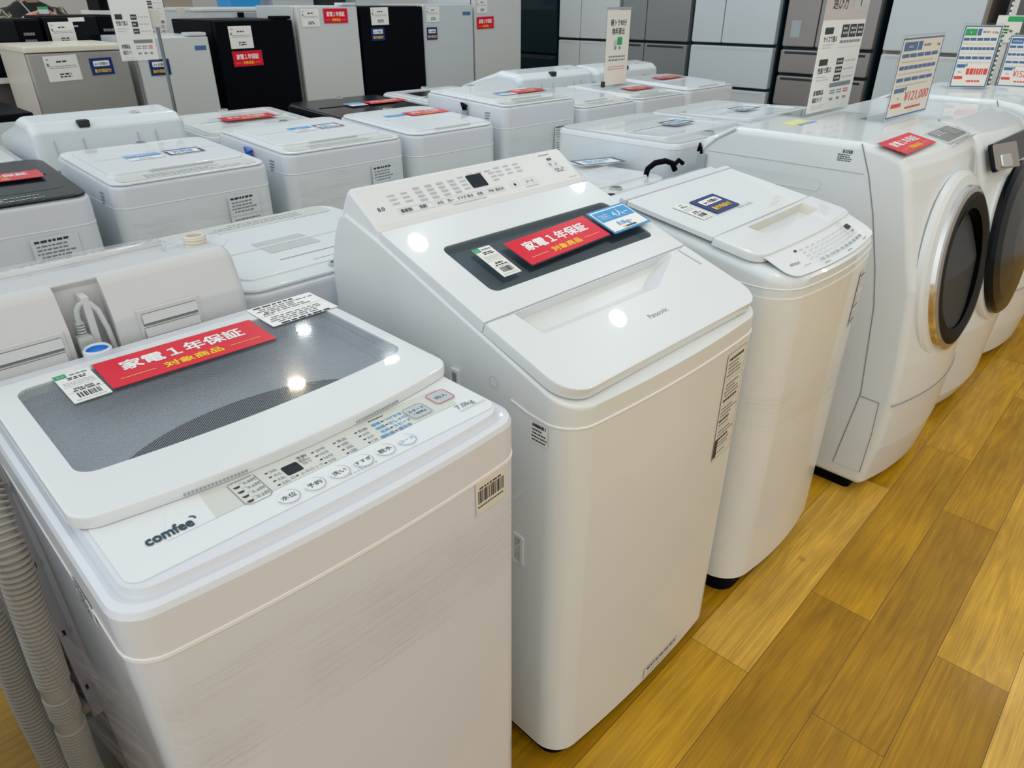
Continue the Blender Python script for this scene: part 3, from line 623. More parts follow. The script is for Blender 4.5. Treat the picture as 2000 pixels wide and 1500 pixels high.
# ------------------------------------------------------------------ second machine in the front row
def second_machine():
    w = 0.622
    root = thing('washing_machine', 'white top-loading washer with sloped lid, grey window and raised rear control panel, marked 8.0', 'washing machine', (0.738, 0.605, 0))
    m = M().rr(0.02, w - .02, .02, .66, .04, 0, .06, 'black_plastic', k=5); m.tube([(.06, .05, 0.0), (.06, .05, .03)], .03, 'black_plastic', 12); m.build('base', root)
    ca = .9477
    prof = [(0, .921), (.012, .926), (.26, 1.014), (.498, 1.100), (.60, 1.130), (.625, 1.118), (.645, 1.085), (.665, 1.03), (.683, .93), (.69, .80)]
    bw = bow(.016, w, .2)
    m = M().shell(w, prof, .045, 'white_body', Rf=.055, Rb=.03, rs=.007, nx=14)
    # thin raised seam round the front
    pts = [(0, .135, .897), (0, .095, .888)] + [(.055 - .055 * math.cos(R(a)), .055 - .055 * math.sin(R(a)), .884) for a in range(10, 91, 16)]
    pts += [(.055 + (w - .11) * i / 10, 0, .884) for i in range(1, 11)] + [(w - .055 + .055 * math.sin(R(a)), .055 - .055 * math.cos(R(a)), .884) for a in range(10, 91, 16)] + [(w, .12, .9)]
    m.tube(pts, .0022, 'seam_light', 6)
    m.warp(bw).build('cabinet', root)
    # lid
    Fv = (0, .49, .165); O = (0, .0, .9505)
    def lp(x0, x1, y0, y1, rf, rb):
        p = fillet([(x0, y0), (x1, y0), (x1, y1), (x0, y1)], [rf, rf, rb, rb], 5)
        a, b_ = p[5], p[6]
        return p[:6] + [(a[0] + (b_[0] - a[0]) * i / 10, a[1]) for i in range(1, 10)] + p[6:]
    def lwarp(x, y, z): 
        k = max(0, 1 - y / .15); return (x, y - .016 * k * (1 - ((x - w / 2) / (w / 2)) ** 2), z)
    m = M().frame(O, (1, 0, 0), Fv)
    # front lid piece with a grip recess; back piece with window
    out = fillet([(.004, .006), (w - .004, .006), (w - .004, .2135), (.004, .2135)], [.052, .052, .002, .002], 6); rec = fillet([(.078, .141), (.41, .136), (.574, .2105), (.070, .2105)], [.010, .04, .004, .004], 6)
    m.ringplate(out, rec, -.022, 0, 'lid_white', .004)
    low = fillet([(.10, .180), (.40, .178), (.50, .2095), (.082, .2095)], [.006, .02, .003, .003], 6)
    m.loft([[(x, y, 0) for x, y in rec][::-1], [(x, y, -.034) for x, y in low][::-1]], 'lid_white', False, True)
    m.home().warp(lwarp)
    m.frame(O, (1, 0, 0), Fv)
    m.t('Panasonic', .335, .073, .0165, 'ink_grey', .0012, 'c', .01, .92)
    m.add([(.578, .204, .0006), (.583, .205, .0006), (.590, .146, .0006), (.584, .145, .0006)], [(0, 1, 2, 3)], 'grey_mid')
    o2 = lp(.004, w - .004, .215, .517, .002, .006); wi = lp(.079, .576, .272, .428, .018, .018)
    m.ringplate(o2, wi, -.022, 0, 'lid_white', .002)
    lo = m.build('lid', root)
    g = M().frame(O, (1, 0, 0), Fv); gw = lp(.078, .577, .271, .429, .018, .018)
    g.loft([[(x, y, -.004) for x, y in gw], [(x, y, -.001) for x, y in gw]], 'smoked_glass')
    gi = g.build('window', lo)
    m = M().frame(O, (1, 0, 0), Fv); ins = offs(gw, .01)
    m.loft([[(x, y, -.006) for x, y in gw], [(x, y, -.032) for x, y in ins]][::-1], 'grey_mid', True, False)
    m.build('inner_tray', lo)
    # rear control panel: wedge along x
    prof2 = fillet([(.497, 1.085), (.640, 1.085), (.612, 1.150), (.590, 1.184), (.505, 1.123), (.497, 1.112)], [.002, .01, .02, .012, .006, .003], 3)
    m = M().ext(prof2, .005, w - .005, 'panel_matte', 'x', .012, .012, 4)
    m.frame((0, .505, 1.1236), (1, 0, 0), (0, .085, .061)); z = .0006
    H = .098
    rg = random.Random(3)
    m.t('8.0', .041, .030, .0135, 'ink', z, 'c', .01)
    m.line(rpoly(.074, .160, .012, .027, .002, 2), .0006, 'ink_pale', z); m.t('柔軟剤', .079, .016, .0095, 'ink', z, 'l', .012); m.t('洗剤', .125, .016, .0095, 'ink', z, 'l', .012)
    m.line(rpoly(.166, .305, .012, .027, .002, 2), .0006, 'ink_pale', z)
    for i, s_ in enumerate(('水位', '洗い', 'すすぎ', '脱水', '送風')): m.t(s_, .171 + .0275 * i, .016, .0085, 'ink', z, 'l', .01)
    m.line(rpoly(.311, .363, .012, .027, .002, 2), .0006, 'ink_pale', z); m.t('予約', .315, .016, .0085, 'ink', z, 'l', .01); m.t('風呂水', .336, .016, .0085, 'ink', z, 'l', .01)
    for gx, gy, cols, rows, dx in ((.073, .037, 2, 3, .032), (.140, .032, 4, 4, .031), (.262, .036, 1, 4, .03), (.292, .070, 3, 1, .026), (.352, .042, 1, 3, .02), (.374, .052, 3, 3, .030)):
        for i in range(cols):
            for j in range(rows): m.bars(gx + i * dx, gy + j * .0105, gx + i * dx + .017, gy + j * .0105 + .0065, 1, 'ink_pale', z, .65 if gx != .14 else .95, rg, .0032, .9)
    for x0, x1, s_ in ((.385, .412, '⏱'), (.424, .468, 'コース')): m.line(rpoly(x0, x1, .014, .031, .002, 2), .0005, 'ink_pale', z); m.t(s_, (x0 + x1) / 2, .0185, .009, 'ink', z, 'c', .01)
    m.bars(.424, .006, .468, .010, 1, 'ink_pale', z, seg=.004, gap=1); m.bars(.205, .004, .30, .009, 1, 'ink_pale', z, seg=.006)
    m.line(rpoly(.535, .573, .048, .062, .002, 2), .0005, 'ink_pale', z); m.t('切', .541, .051, .009, 'ink', z, 'l', .01); m.t('入', .559, .051, .009, 'ink', z, 'l', .01); m.t('電源', .554, .067, .008, 'ink', z, 'c', .015)
    m.line(rpoly(.540, .582, .028, .044, .002, 2), .0005, 'ink_pale', z); m.t('スタート', .561, .034, .0085, 'ink', z, 'c', .015); m.bars(.55, .029, .572, .033, 1, 'ink', z, seg=.005, gap=1)
    m.bars(.53, .083, .565, .087, 1, 'ink_grey', z, seg=.006, gap=1); m.bars(.572, .005, .60, .009, 1, 'ink_pale', z, seg=.005, gap=1)
    po = m.build('control_panel', root)
    d = M().frame((0, .505, 1.1236), (1, 0, 0), (0, .085, .061)); d.rr(.285, .329, .036, .071, .002, 0, .0014, 'display_black', b1=.0004, k=2)
    d.build('display', po)['label'] = 'square dark display'
    # side grip frame, hose clip, printed labels
    m = M(); lo_ = rpoly(.102, .135, .535, .61, .006, 3)
    m.frame((0, 0, 0), (0, -1, 0), (0, 0, 1)); s_ = [(-y, z_) for y, z_ in lo_][::-1]
    m.ringplate(s_, offs(s_, .007), -.006, .003, 'white_plastic', .001); m.face(offs(s_, .006), 'grey_mid', .0004)
    m.build('side_handle', root)
    hx = -.030
    m = M(); m.tube([(hx, .33, .70), (hx, .33, .86), (hx, .33, .885)], .020, 'hose_green', 14, rad=[.018, .020, .022]); m.tube([(hx, .33, .885), (hx, .33, .900)], .023, 'hose_green', 14)
    m.tube([(hx + .02, .333, .895), (hx + .022, .333, .915), (hx + .012, .333, .920), (hx - .004, .333, .906), (hx - .02, .333, .912), (hx - .026, .333, .926)], .005, 'hose_green', 8)
    m.build('drain_hose_clip', root)['label'] = 'pale green hose end clip hanging beside the cabinet'
    m = M().frame((0, .29, .855), (0, -1, 0), (0, 0, 1)); m.rr(0, .022, 0, .05, .002, 0, .006, 'white_plastic', k=2); m.q(.006, .006, .018, .044, 'groove', .0064); m.build('side_slot', root)
    f = M().frame((.478, -.0124, .602), (.089, .0066, 0), (0, 0, 1)); info_label(f, .088, .263, 30, 'ink_grey', 'label_film')
    f.q(.002, .006, .016, .055, 'ink', .001); f.build('instruction_label', root)['label'] = 'tall instruction sticker with fine print'
    f = M().frame((.300, -.0172, .052), (1, .022, 0), (0, 0, 1)); info_label(f, .145, .034, 4, 'ink_pale', 'label_film'); f.build('caution_label', root)
    m = M(); m.frame((-.0010, .088, .838), (.0015, -1, 0), (0, 0, 1)); info_label(m, .040, .040, 6, 'ink', 'paper', False); m.barcode(.006, .031, .036, .038, 'ink', .001, .002)
    mo = m.build('inventory_label', root); mo['label'] = 'small barcode sticker on the front corner'
    m = M().frame((-.0006, .178, .915), (0, -1, 0), (0, 0, 1)); m.disc(0, 0, .011, 'grey_mid', .0004, r0=.0102); m.build('plug', root)
second_machine()
V2 = (0, .49, .165); n2 = Vector((0, -.165, .49)).normalized()
def on2(x, y, off=.006):
    p = Vector((x, y, .9505 + (y - .605) * .165 / .49)) + n2 * off; return tuple(p)
red_card('red warranty card on the grey window of the sloped-lid washer', on2(.942, .889), (.256, .011, .004), V2, .256, .080)
price_tag('white price tag with green corner left of the red card on the sloped lid', on2(.862, .884), (1, 0, 0), V2, .046, .095)
c_ = M().frame(on2(1.204, .893, .010), (1, .022, .007), V2)
c_.rr(-.002, .137, -.002, .089, .003, 0, .0012, 'clear_plastic', k=2); c_.rr(0, .135, 0, .087, .003, .0012, .0018, 'card_blue', k=2)
c_.q(.005, .005, .130, .082, 'card_white', .0022); c_.q(.009, .042, .126, .078, 'card_blue', .0026)
c_.line(rpoly(.016, .048, .050, .066, .004, 3), .0008, 'card_white', .003); c_.t('目安', .032, .0545, .011, 'card_white', .003, 'c'); c_.t('4人~', .060, .049, .026, 'card_white', .003, 'l', .01)
c_.t('8.0kg~', .066, .019, .019, 'card_blue', .003, 'c', .005); c_.disc(.048, .0105, .004, 'card_yellow', .003); c_.bars(.054, .007, .09, .0135, 1, 'ink', .003, .8, seg=.006, gap=1)
tag(c_.build('capacity_card'), 'blue and white card reading 4人~ 8.0kg~ beside the red card', 'card')

# ------------------------------------------------------------------ third machine in the front row
def third_machine():
    w = 0.55
    root = thing('washing_machine', 'white top-loading washer third in the front row, navy card on its flat lid', 'washing machine', (1.456, 0.600, 0), R(1.6))
    m = M().rr(.02, w - .02, .012, .56, .05, 0, .075, 'black_plastic', k=5); m.build('base', root)
    def bw(x, y, z):
        k = max(0, 1 - max(y, 0) / .22); return (x, y - .030 * k * (1 - ((x - w / 2) / (w / 2)) ** 2), z)
    m = M().shell(w, [(0, .905), (.58, .905)], .06, 'warm_white', Rf=.07, Rb=.03, rs=.002, nx=14)
    m.warp(bw).build('cabinet', root)
    m = M().shell(w + .002, [(-.001, .9095), (.581, .9095)], .9045, 'seam_light', Rf=.07, Rb=.03, rs=.001, nx=14)
    prof = [(0, .950), (.012, .958), (.05, .970), (.35, 1.022), (.47, 1.047), (.50, 1.058), (.54, 1.045), (.575, 1.0)]
    m.shell(w, prof, .909, 'cool_white', Rf=.07, Rb=.03, rs=.024, nx=14)
    pts = [(.0, .25, .934)] + [(.07 - .0705 * math.cos(R(a)), .07 - .0705 * math.sin(R(a)), .930) for a in range(0, 91, 15)] + [(.07 + (w - .14) * i / 10, -.0005, .930) for i in range(1, 11)] + [(w - .07 + .0705 * math.sin(R(a)), .07 - .0705 * math.cos(R(a)), .930) for a in range(15, 91, 15)]
    m.tube(pts, .0015, 'seam_light', 6)
    m.warp(bw).build('top_frame', root)
    V = (0, .415, .07); O = (0, .045, .9895)
    # front control panel, sloping to the front edge
    def lp(x0, x1, y0, y1, rf, rb):
        p = fillet([(x0, y0), (x1, y0), (x1, y1), (x0, y1)], [rf, rf, rb, rb], 5); a, b_ = p[5], p[6]
        c1, c2 = p[17], p[18]
        return p[:6] + [(a[0] + (b_[0] - a[0]) * i / 10, a[1]) for i in range(1, 10)] + p[6:18] + [(c1[0] + (c2[0] - c1[0]) * i / 10, c1[1]) for i in range(1, 10)] + p[18:]
    Vp = (0, .06, .026); Op = (0, .004, .9575)
    m = M().frame(Op, (1, 0, 0), Vp); m.ext(lp(.026, w - .022, .002, .090, .03, .004), 0, .0022, 'panel_glass_white', b1=.001)
    m.t('HITACHI', .062, .033, .0098, 'ink_grey', .0028, 'l', .012); m.bars(.100, .022, .128, .0245, 1, 'ink_grey', .0028, seg=.005, gap=1)
    rg = random.Random(5)
    for j in range(4):
        for i in range(10): m.bars(.150 + i * .031, .032 + j * .010, .165 + i * .031, .038 + j * .010, 1, 'ink_pale', .0028, .55, rg, .004, .9)
    for i in range(10): m.t(('水位', '洗い', 'すすぎ', '脱水', '予約', '風呂', '柔軟', '洗濯', '時間', '回数')[i], .180 + i * .0275, .019, .0085, 'ink_grey', .0028, 'c', .012)
    for x in (.17, .30, .42): m.bars(x, .008, x + .025, .012, 1, 'ink_grey', .0028, seg=.008, gap=1)
    m.q(.128, .064, .138, .070, 'ink', .0028)
    m.home().warp(bw); po = m.build('control_panel', root)
    d = M().frame(Op, (1, 0, 0), Vp); d.rr(.425, .450, .052, .066, .001, .0022, .0032, 'display_black', k=1); d.q(.429, .040, .440, .046, 'ink_grey', .003); d.home().warp(bw).build('display', po)
    # lid in two pieces
    def lw(x, y, z):
        k = max(0, 1 - max(y - .05, 0) / .2); return (x, y - .016 * k * (1 - ((x - w / 2) / (w / 2)) ** 2), z)
    m = M().frame(O, (1, 0, 0), V)
    rec = lp(.140, .458, .092, .140, .014, .004); m.ringplate(lp(.004, w - .004, .030, .154, .035, .006), rec, -.016, .004, 'lid_white', .006)
    low = lp(.152, .446, .100, .137, .012, .004); m.loft([[(x, y, .004) for x, y in rec][::-1], [(x, y, -.026) for x, y in low][::-1]], 'handle_beige', False, True)
    m.rr(.008, w - .008, .155, .405, .006, -.010, .0015, 'panel_glass_white', b1=.001)
    m.rr(.004, w - .004, .407, .425, .003, -.012, .004, 'white_plastic', b1=.002, k=2)
    m.t('beat wash', .288, .215, .022, 'ink_pale', .002, 'c', .0, .85)
    m.home().warp(lw); m.build('lid', root)
    m = M().frame((.06, .535, 1.048)); m.disc(0, 0, .02, 'black_plastic', .0012, ry=.012); m.build('water_inlet', root)['label'] = 'black water inlet hole'
    f = M().frame((.420, -.0232, .72), (1, .12, 0), (0, 0, 1)); info_label(f, .056, .155, 20, 'ink_pale', 'warm_white', False); f.build('instruction_label', root)
third_machine()
V3 = Vector((0, .415, .07)); n3 = Vector((0, -.07, .415)).normalized()
def on3(x, y, off=.007): return tuple(Vector((x, y, .985 + (y - .645) * .07 / .415)) + n3 * off)
navy_card('navy and yellow guarantee card on the flat lid of the third washer', on3(1.600, .872), (1, .04, .007), V3, .120, .084)
price_tag('faint white price tag left of the navy card on the third washer', on3(1.530, .868), (1, .07, .01), V3, .049, .092, green=False)

# ------------------------------------------------------------------ front-loading drum machines
def door_frame(m, cx, cy, cz): return m.frame((cx, cy, cz), (1, 0, 0), (0, -.164, -.986))   # w axis points into the machine
def drum_machine(label, loc, dark=False, far=False, w=0.64):
    root = thing('drum_washing_machine', label, 'washing machine', loc)
    # local y is measured from world y = 0.45
    def bw(x, y, z):
        k = max(0, min(1, (0.33 - y) / 0.25)); return (x, y - .050 * k * (1 - ((x - w / 2) / (w / 2)) ** 2), z)
    if dark: P = [(.10, .045), (.83, .045), (.83, 1.05), (.75, 1.125), (.30, 1.130), (.20, 1.095), (.165, 1.05), (.135, .96), (.125, .85), (.06, .40), (.075, .12)]
    else: P = [(.083, .045), (.80, .045), (.83, .20), (.855, 1.00), (.858, 1.075), (.835, 1.095), (.73, 1.140), (.324, 1.140), (.25, 1.128), (.205, 1.112), (.185, 1.085), (.172, 1.05), (.157, .99), (.107, .815), (.085, .75), (.058, .50), (.052, .38), (.06, .20)]
    P = fillet(P, [.02, .02] + [.03] * (len(P) - 2), 3)
    def gx(lo, hi, m, b, mtl):
        # extruded along x in several slices so that the front can bulge
        L = []
        for j in range(5):
            a = math.pi / 2 * j / 4; L.append((inset(P, b * (1 - math.sin(a))), lo + b * (1 - math.cos(a))))
        for j in range(1, 10): L.append((P, lo + b + (hi - lo - 2 * b) * j / 10))
        for j in range(5):
            a = math.pi / 2 * j / 4; L.append((inset(P, b * (1 - math.cos(a))), hi - b * (1 - math.sin(a))))
        m.loft([[(h, p[0], p[1]) for p in pl] for pl, h in L], mtl)
    m = M(); gx(0, w, m, .022, 'drum_white'); m.warp(bw).build('cabinet', root)
    if not far:
        m = M(); m.rr(.03, w - .03, .12, .78, .02, 0, .05, 'black_plastic'); m.build('base', root)
    # side panel lines, grip recess and label on the side facing the camera
    sx = -.0004
    m = M(); seam = [(.324, 1.138), (.285, 1.054), (.247, .945), (.204, .791), (.179, .674), (.150, .383), (.179, .10)]
    m.tube([(sx, y, z) for y, z in seam], .0018, 'groove', 6); m.tube([(sx, .30, 1.056), (sx, .82, 1.056)], .0014, 'grey_mid', 6)
    m.tube([(sx, .15, .372), (sx, .09, .37)], .0016, 'groove', 6); m.tube([(sx, .09, .37), (sx, .085, .25), (sx, .088, .10)], .0013, 'groove', 6); m.tube([(sx, .088, .10), (sx, .179, .10)], .001, 'grey_mid', 6)
    m.build('panel_seam', root)
    if not dark:
        m = M(); m.frame((0, 0, 0), (0, -1, 0), (0, 0, 1)); rc = rpoly(-.757, -.418, .985, 1.022, .016, 4)
        m.loft([[(x, y, .0012) for x, y in rc], [(x, y, .0012) for x, y in offs(rc, .003)], [(x, y, .0002) for x, y in offs(rc, .010)]], 'drum_white', False, True); m.build('side_grip', root)
        m = M().frame((sx, .385, 1.082), (0, -1, 0), (0, 0, 1)); m.barcode(.012, .024, .042, .034, 'ink', .0006, .0022); m.bars(0, 0, .042, .022, 4, 'ink', .0006, .5, seg=.006, gap=.6); m.build('inventory_label', root)
        m = M(); m.box(-.012, .0, .815, .850, .98, 1.045, 'grey_plastic', .004); m.tube([(-.006, .835, 1.04), (-.010, .838, 1.065), (-.004, .845, 1.075), (-.006, .85, 1.05)], .005, 'black_plastic', 8); m.build('hose_clip', root)
        m = M(); m.tube([(-.001, .725, 1.138), (-.0012, .79, 1.10), (-.001, .84, 1.055)], .006, 'white_plastic', 8); m.build('corner_trim', root)
    # door: trim ring, tinted ring, dark bowl
    cx, cy, cz = w / 2, .066 if not dark else .075, .745 if not dark else .70
    mt = M(); door_frame(mt, cx, cy, cz)
    if dark:
        mt.lathe([(.318, .03), (.318, -.004), (.312, -.012), (.300, -.014), (.286, -.014)], 'drum_white', 48)
        mt.lathe([(.286, -.014), (.286, -.028), (.275, -.040), (.235, -.050), (.10, -.060), (.0001, -.062)], 'black_gloss', 48)
    else:
        mt.lathe([(.310, .06), (.310, .030), (.305, .022)], 'groove', 48)
        mt.lathe([(.305, .022), (.303, .006), (.290, -.003), (.262, -.008)], 'drum_white', 48)
        mt.lathe([(.262, -.008), (.259, -.020), (.252, -.024)], 'chrome', 48)
        mt.lathe([(.252, -.024), (.225, -.034), (.190, -.026)], 'door_ring', 48)
        mt.lathe([(.190, -.026), (.180, .03), (.10, .055), (.0001, .06)], 'black_gloss', 48)
    # frame w axis points into the machine: flip so the door bulges outwards
    do = mt.build('door', root)
    if not dark:
        g = M(); door_frame(g, cx, cy, cz); g.lathe([(.24, -.030), (.215, -.040), (.16, -.052), (.08, -.060), (.0001, -.062)], 'door_tint', 48); g.build('door_glass', do)
        f = M(); f.frame((.295, .192, 1.1125), (1, .04, 0), (0, .08, .0185))
        f.rr(.02, .270, -.012, .072, .02, 0, .008, 'grey_mid', b1=.004); f.rr(.032, .258, -.002, .064, .012, .008, .010, 'fridge_grey', b1=.001)
        f.bars(.05, .03, .15, .058, 3, 'ink_pale', .0105, seg=.02); f.q(.16, .01, .235, .055, 'fridge_steel', .0105)
        f.bars(.03, -.03, .27, -.02, 1, 'ink_grey', .010, .5, seg=.010, gap=1); f.build('control_panel', root)
        f = M(); f.frame((.12, .195, 1.072), (1, 0, 0), (0, .03, .05)); f.q(0, 0, .05, .004, 'ink', .002); f.build('brand_mark', root)
        f = M(); f.frame((.10, .030, .36), (1, 0, 0), (0, -.01, .36)); f.home()
        f.tube([(.0 + i * w / 14, 0.052 - .050 * (1 - ((i * w / 14 - w / 2) / (w / 2)) ** 2) - .0005, .372 + .0 * i) for i in range(15)], .002, 'groove', 6); f.build('filter_seam', root)
    else:
        f = M(); f.frame((.0, .118, .985), (1, 0, 0), (0, .05, .115))
        f.rr(-.0, w, .0, .095, .012, .0, .012, 'black_gloss', b1=.004); f.rr(.004, .15, .004, .091, .008, .012, .016, 'door_ring', b1=.002); f.rr(.03, .09, .01, .055, .008, .016, .022, 'chrome', b1=.004)
        f.home().warp(lambda x, y, z: (x, y - .05 * (1 - ((x - w / 2) / (w / 2)) ** 2), z)); f.build('control_panel', root)
        f = M().frame((.2, .45, 1.131), (1, 0, 0), (0, 1, 0)); f.line(rpoly(.05, .30, -.10, -.02, .01, 2), .0015, 'ink_pale', .0008); f.build('top_print', root)
    return root
drum_machine('white slanted drum washer with a round grey-ringed door, two signs standing on top', (2.2, 0.45, 0))
drum_machine('white drum washer with a large round black door and black control band', (2.87, 0.45, 0), dark=True)
drum_machine('white slanted drum washer farthest along the front row, cut by the right edge', (3.60, 0.45, 0), far=True)
red_card('red warranty card on the sloping top of the drum washer', (2.200, .650, 1.1235), (1, .02, 0), (.012, .08, .0175), .268, .084)
m = M().frame((2.36, 1.06, 1.1405)); m.rr(0, .13, 0, .045, .003, 0, .001, 'sticker_yellow', k=1); m.bars(.02, -.02, .16, -.005, 1, 'ink_blue', .0008)
tag(m.build('yellow_leaflet'), 'yellow-green leaflet lying on the drum washer behind the tall sign', 'leaflet')

# acrylic sign stands on the drum machines
def guide_sign(label, O, u, w, h, lean, head=True, name='standing_sign', loc_pole=None):
    root = thing(name, label, 'sign', O)
    v = Vector((0, lean, 1)); u = Vector(u)
    m = M().frame((0, 0, 0), u, v); m.rr(-.004, w + .004, 0, h + .006, .004, -.0015, .0015, 'acrylic', k=2)
    if loc_pole is None:
        m.rr(-.004, w + .004, 0, .002, .001, -.10, .0, 'acrylic', k=1)
    m.build('acrylic_holder', root)
    f = M().frame((0, 0, 0), u, v); f.rr(0, w, .012, h, .001, .0016, .0022, 'paper', k=1); z = .0027
    if head:
        f.q(0, h - .17, w, h, 'sign_mauve', z); f.t('選び方', w * .15, h - .135, .052, 'ink', z + .0004, 'l', .01, .8)
        f.q(w * .62, h - .145, w * .80, h, 'grey_mid', z + .0004); f.q(w * .78, h - .13, w * .98, h - .06, 'ink_pale', z + .0004)
    k = 1.0 if head else 1.18; zz = .268 if head else .36; c = 'ink'
    def badge(y): f.rrq(w * .08, y - .010 * k, w * .27, y + .010 * k, .003, c, z)
    def head_line(t_, y): f.t(t_, w * .08, y - .010 * k, .020 * k, c, z, 'l', .012, fit=w * .30)
    if head:
        badge(.268); head_line('サイズで選ぶ', .245); f.bars(w * .08, .212, w * .36, .230, 2, 'ink_pale', z, .35, seg=.012)
        for i in range(3):
            f.q(w * (.46 + .18 * i), .245, w * (.62 + .18 * i), .285, c, z); f.bars(w * (.49 + .18 * i), .252, w * (.60 + .18 * i), .280, 2, 'ink_pale', z + .0004, .5, seg=.02)
        f.bars(w * .46, .226, w * .95, .238, 1, 'ink_grey', z, .7, seg=.02, gap=1); f.q(w * .44, .214, w * .96, .215, 'ink_pale', z)
    b2, l2, b3 = (.172, .149, .093) if head else (.212, .186, .098)
    badge(b2); head_line('性能で選ぶ', l2); f.bars(w * .08, l2 - .038 * k, w * .36, l2 - .018 * k, 2, 'ink_pale', z, .35, seg=.012)
    for i in range(3):
        y = b2 - .002 - i * .027 * k; f.q(w * .48, y - .010 * k, w * .64, y + .010 * k, c, z); f.bars(w * .50, y - .006, w * .62, y + .006, 1, 'ink_pale', z + .0004); f.bars(w * .68, y - .005, w * .95, y + .005, 1, 'ink_pale', z, seg=.014, gap=1)
        f.q(w * .48, y - .0135 * k, w * .96, y - .013 * k, 'ink_pale', z)
    f.q(w * .42, b3 - .006 * k, w * .93, b3 + .008 * k, 'ink_grey', z); f.t('家電製品', w * .08, b3 - .024 * k, .018 * k, c, z, 'l', .015, fit=w * .22); f.t('保証ガイド', w * .08, b3 - .047 * k, .018 * k, c, z, 'l', .015, fit=w * .22)
    for i in range(3): f.bars(w * (.46 + .16 * i), b3 - .030 * k, w * (.58 + .16 * i), b3 - .014 * k, 2, 'ink_red' if i == 2 else 'ink_grey', z, .6, seg=.01, gap=1); f.bars(w * (.48 + .16 * i), b3 - .052 * k, w * (.56 + .16 * i), b3 - .040 * k, 1, 'ink_grey', z, .7, seg=.01, gap=1)
    f.bars(w * .08, b3 - .072 * k, w * .40, b3 - .056 * k, 2, 'ink_pale', z, .3, seg=.012)
    f.build('poster', root)
    return root
def price_sign(label, O, u, w, h, lean, price='¥121,000', green=False):
    root = thing('price_sign', label, 'sign', O); u = Vector(u); v = Vector((0, lean, 1))
    m = M().frame((0, 0, 0), u, v); m.rr(-.006, w + .006, 0, h + .008, .003, -.0015, .0015, 'acrylic', k=2); m.rr(-.006, w + .006, 0, .002, .001, -.08, 0, 'acrylic', k=1); m.build('acrylic_holder', root)
    f = M().frame((0, 0, 0), u, v); f.rr(0, w, .004, h, .001, .0016, .0022, 'sign_cream', k=1); z = .0027
    f.line([(.002, .006), (w - .002, .006), (w - .002, h - .002), (.002, h - .002)], .005, 'sign_blue', z)
    f.q(w * .06, h * .84, w * .36, h * .945, 'green' if green else 'sign_blue', z); f.t('HITACHI' if not green else 'R', w * .21, h * .875, h * .04, 'card_white', z + .0004, 'c', .01)
    f.q(w * .38, h * .84, w * .48, h * .945, 'sign_blue', z); f.bars(w * .52, h * .87, w * .70, h * .92, 1, 'ink_grey', z, gap=1); f.t('12.0kg', w * .93, h * .875, h * .045, 'ink', z, 'r', .01)
    for y, n_ in ((.76, 5), (.615, 8), (.47, 5)):
        for i in range(n_):
            a = .06 + .88 * i / n_; f.q(w * a, h * y, w * (a + .88 / n_ * .88), h * (y + .045), 'sign_blue', z)
        f.bars(w * .08, h * (y - .07), w * .92, h * (y - .03), 1, 'ink_pale', z, .4, seg=.012, gap=.8)
    f.q(w * .07, h * .335, w * .30, h * .39, 'sign_blue', z); f.q(w * .07, h * .15, w * .30, h * .20, 'ink_red', z); f.q(w * .31, h * .355, w * .35, h * .40, 'green', z)
    (f.t(price, w * .64, h * .21, h * .175, 'ink_red', z, 'c', .010, fit=w * .60) if price else f.bars(w * .36, h * .22, w * .94, h * .33, 1, 'ink_red', z, .9, seg=.012, gap=1)); f.t('税込', w * .20, h * .25, h * .035, 'ink_grey', z, 'c'); f.bars(w * .42, h * .10, w * .80, h * .14, 1, 'ink_red', z, .7, seg=.01, gap=1)
    f.build('price_sheet', root)
    return root
guide_sign('tall white buying-guide sign in a clear holder on top of the drum washer', (2.530, 1.10, 1.1425), (1, 0, 0), .352, .47, .0, True)
price_sign('clear stand with blue-bordered ¥121,000 price sheet on the drum washer', (2.625, .872, 1.1435), (1, -.02, 0), .375, .252, .0, '¥121,000')

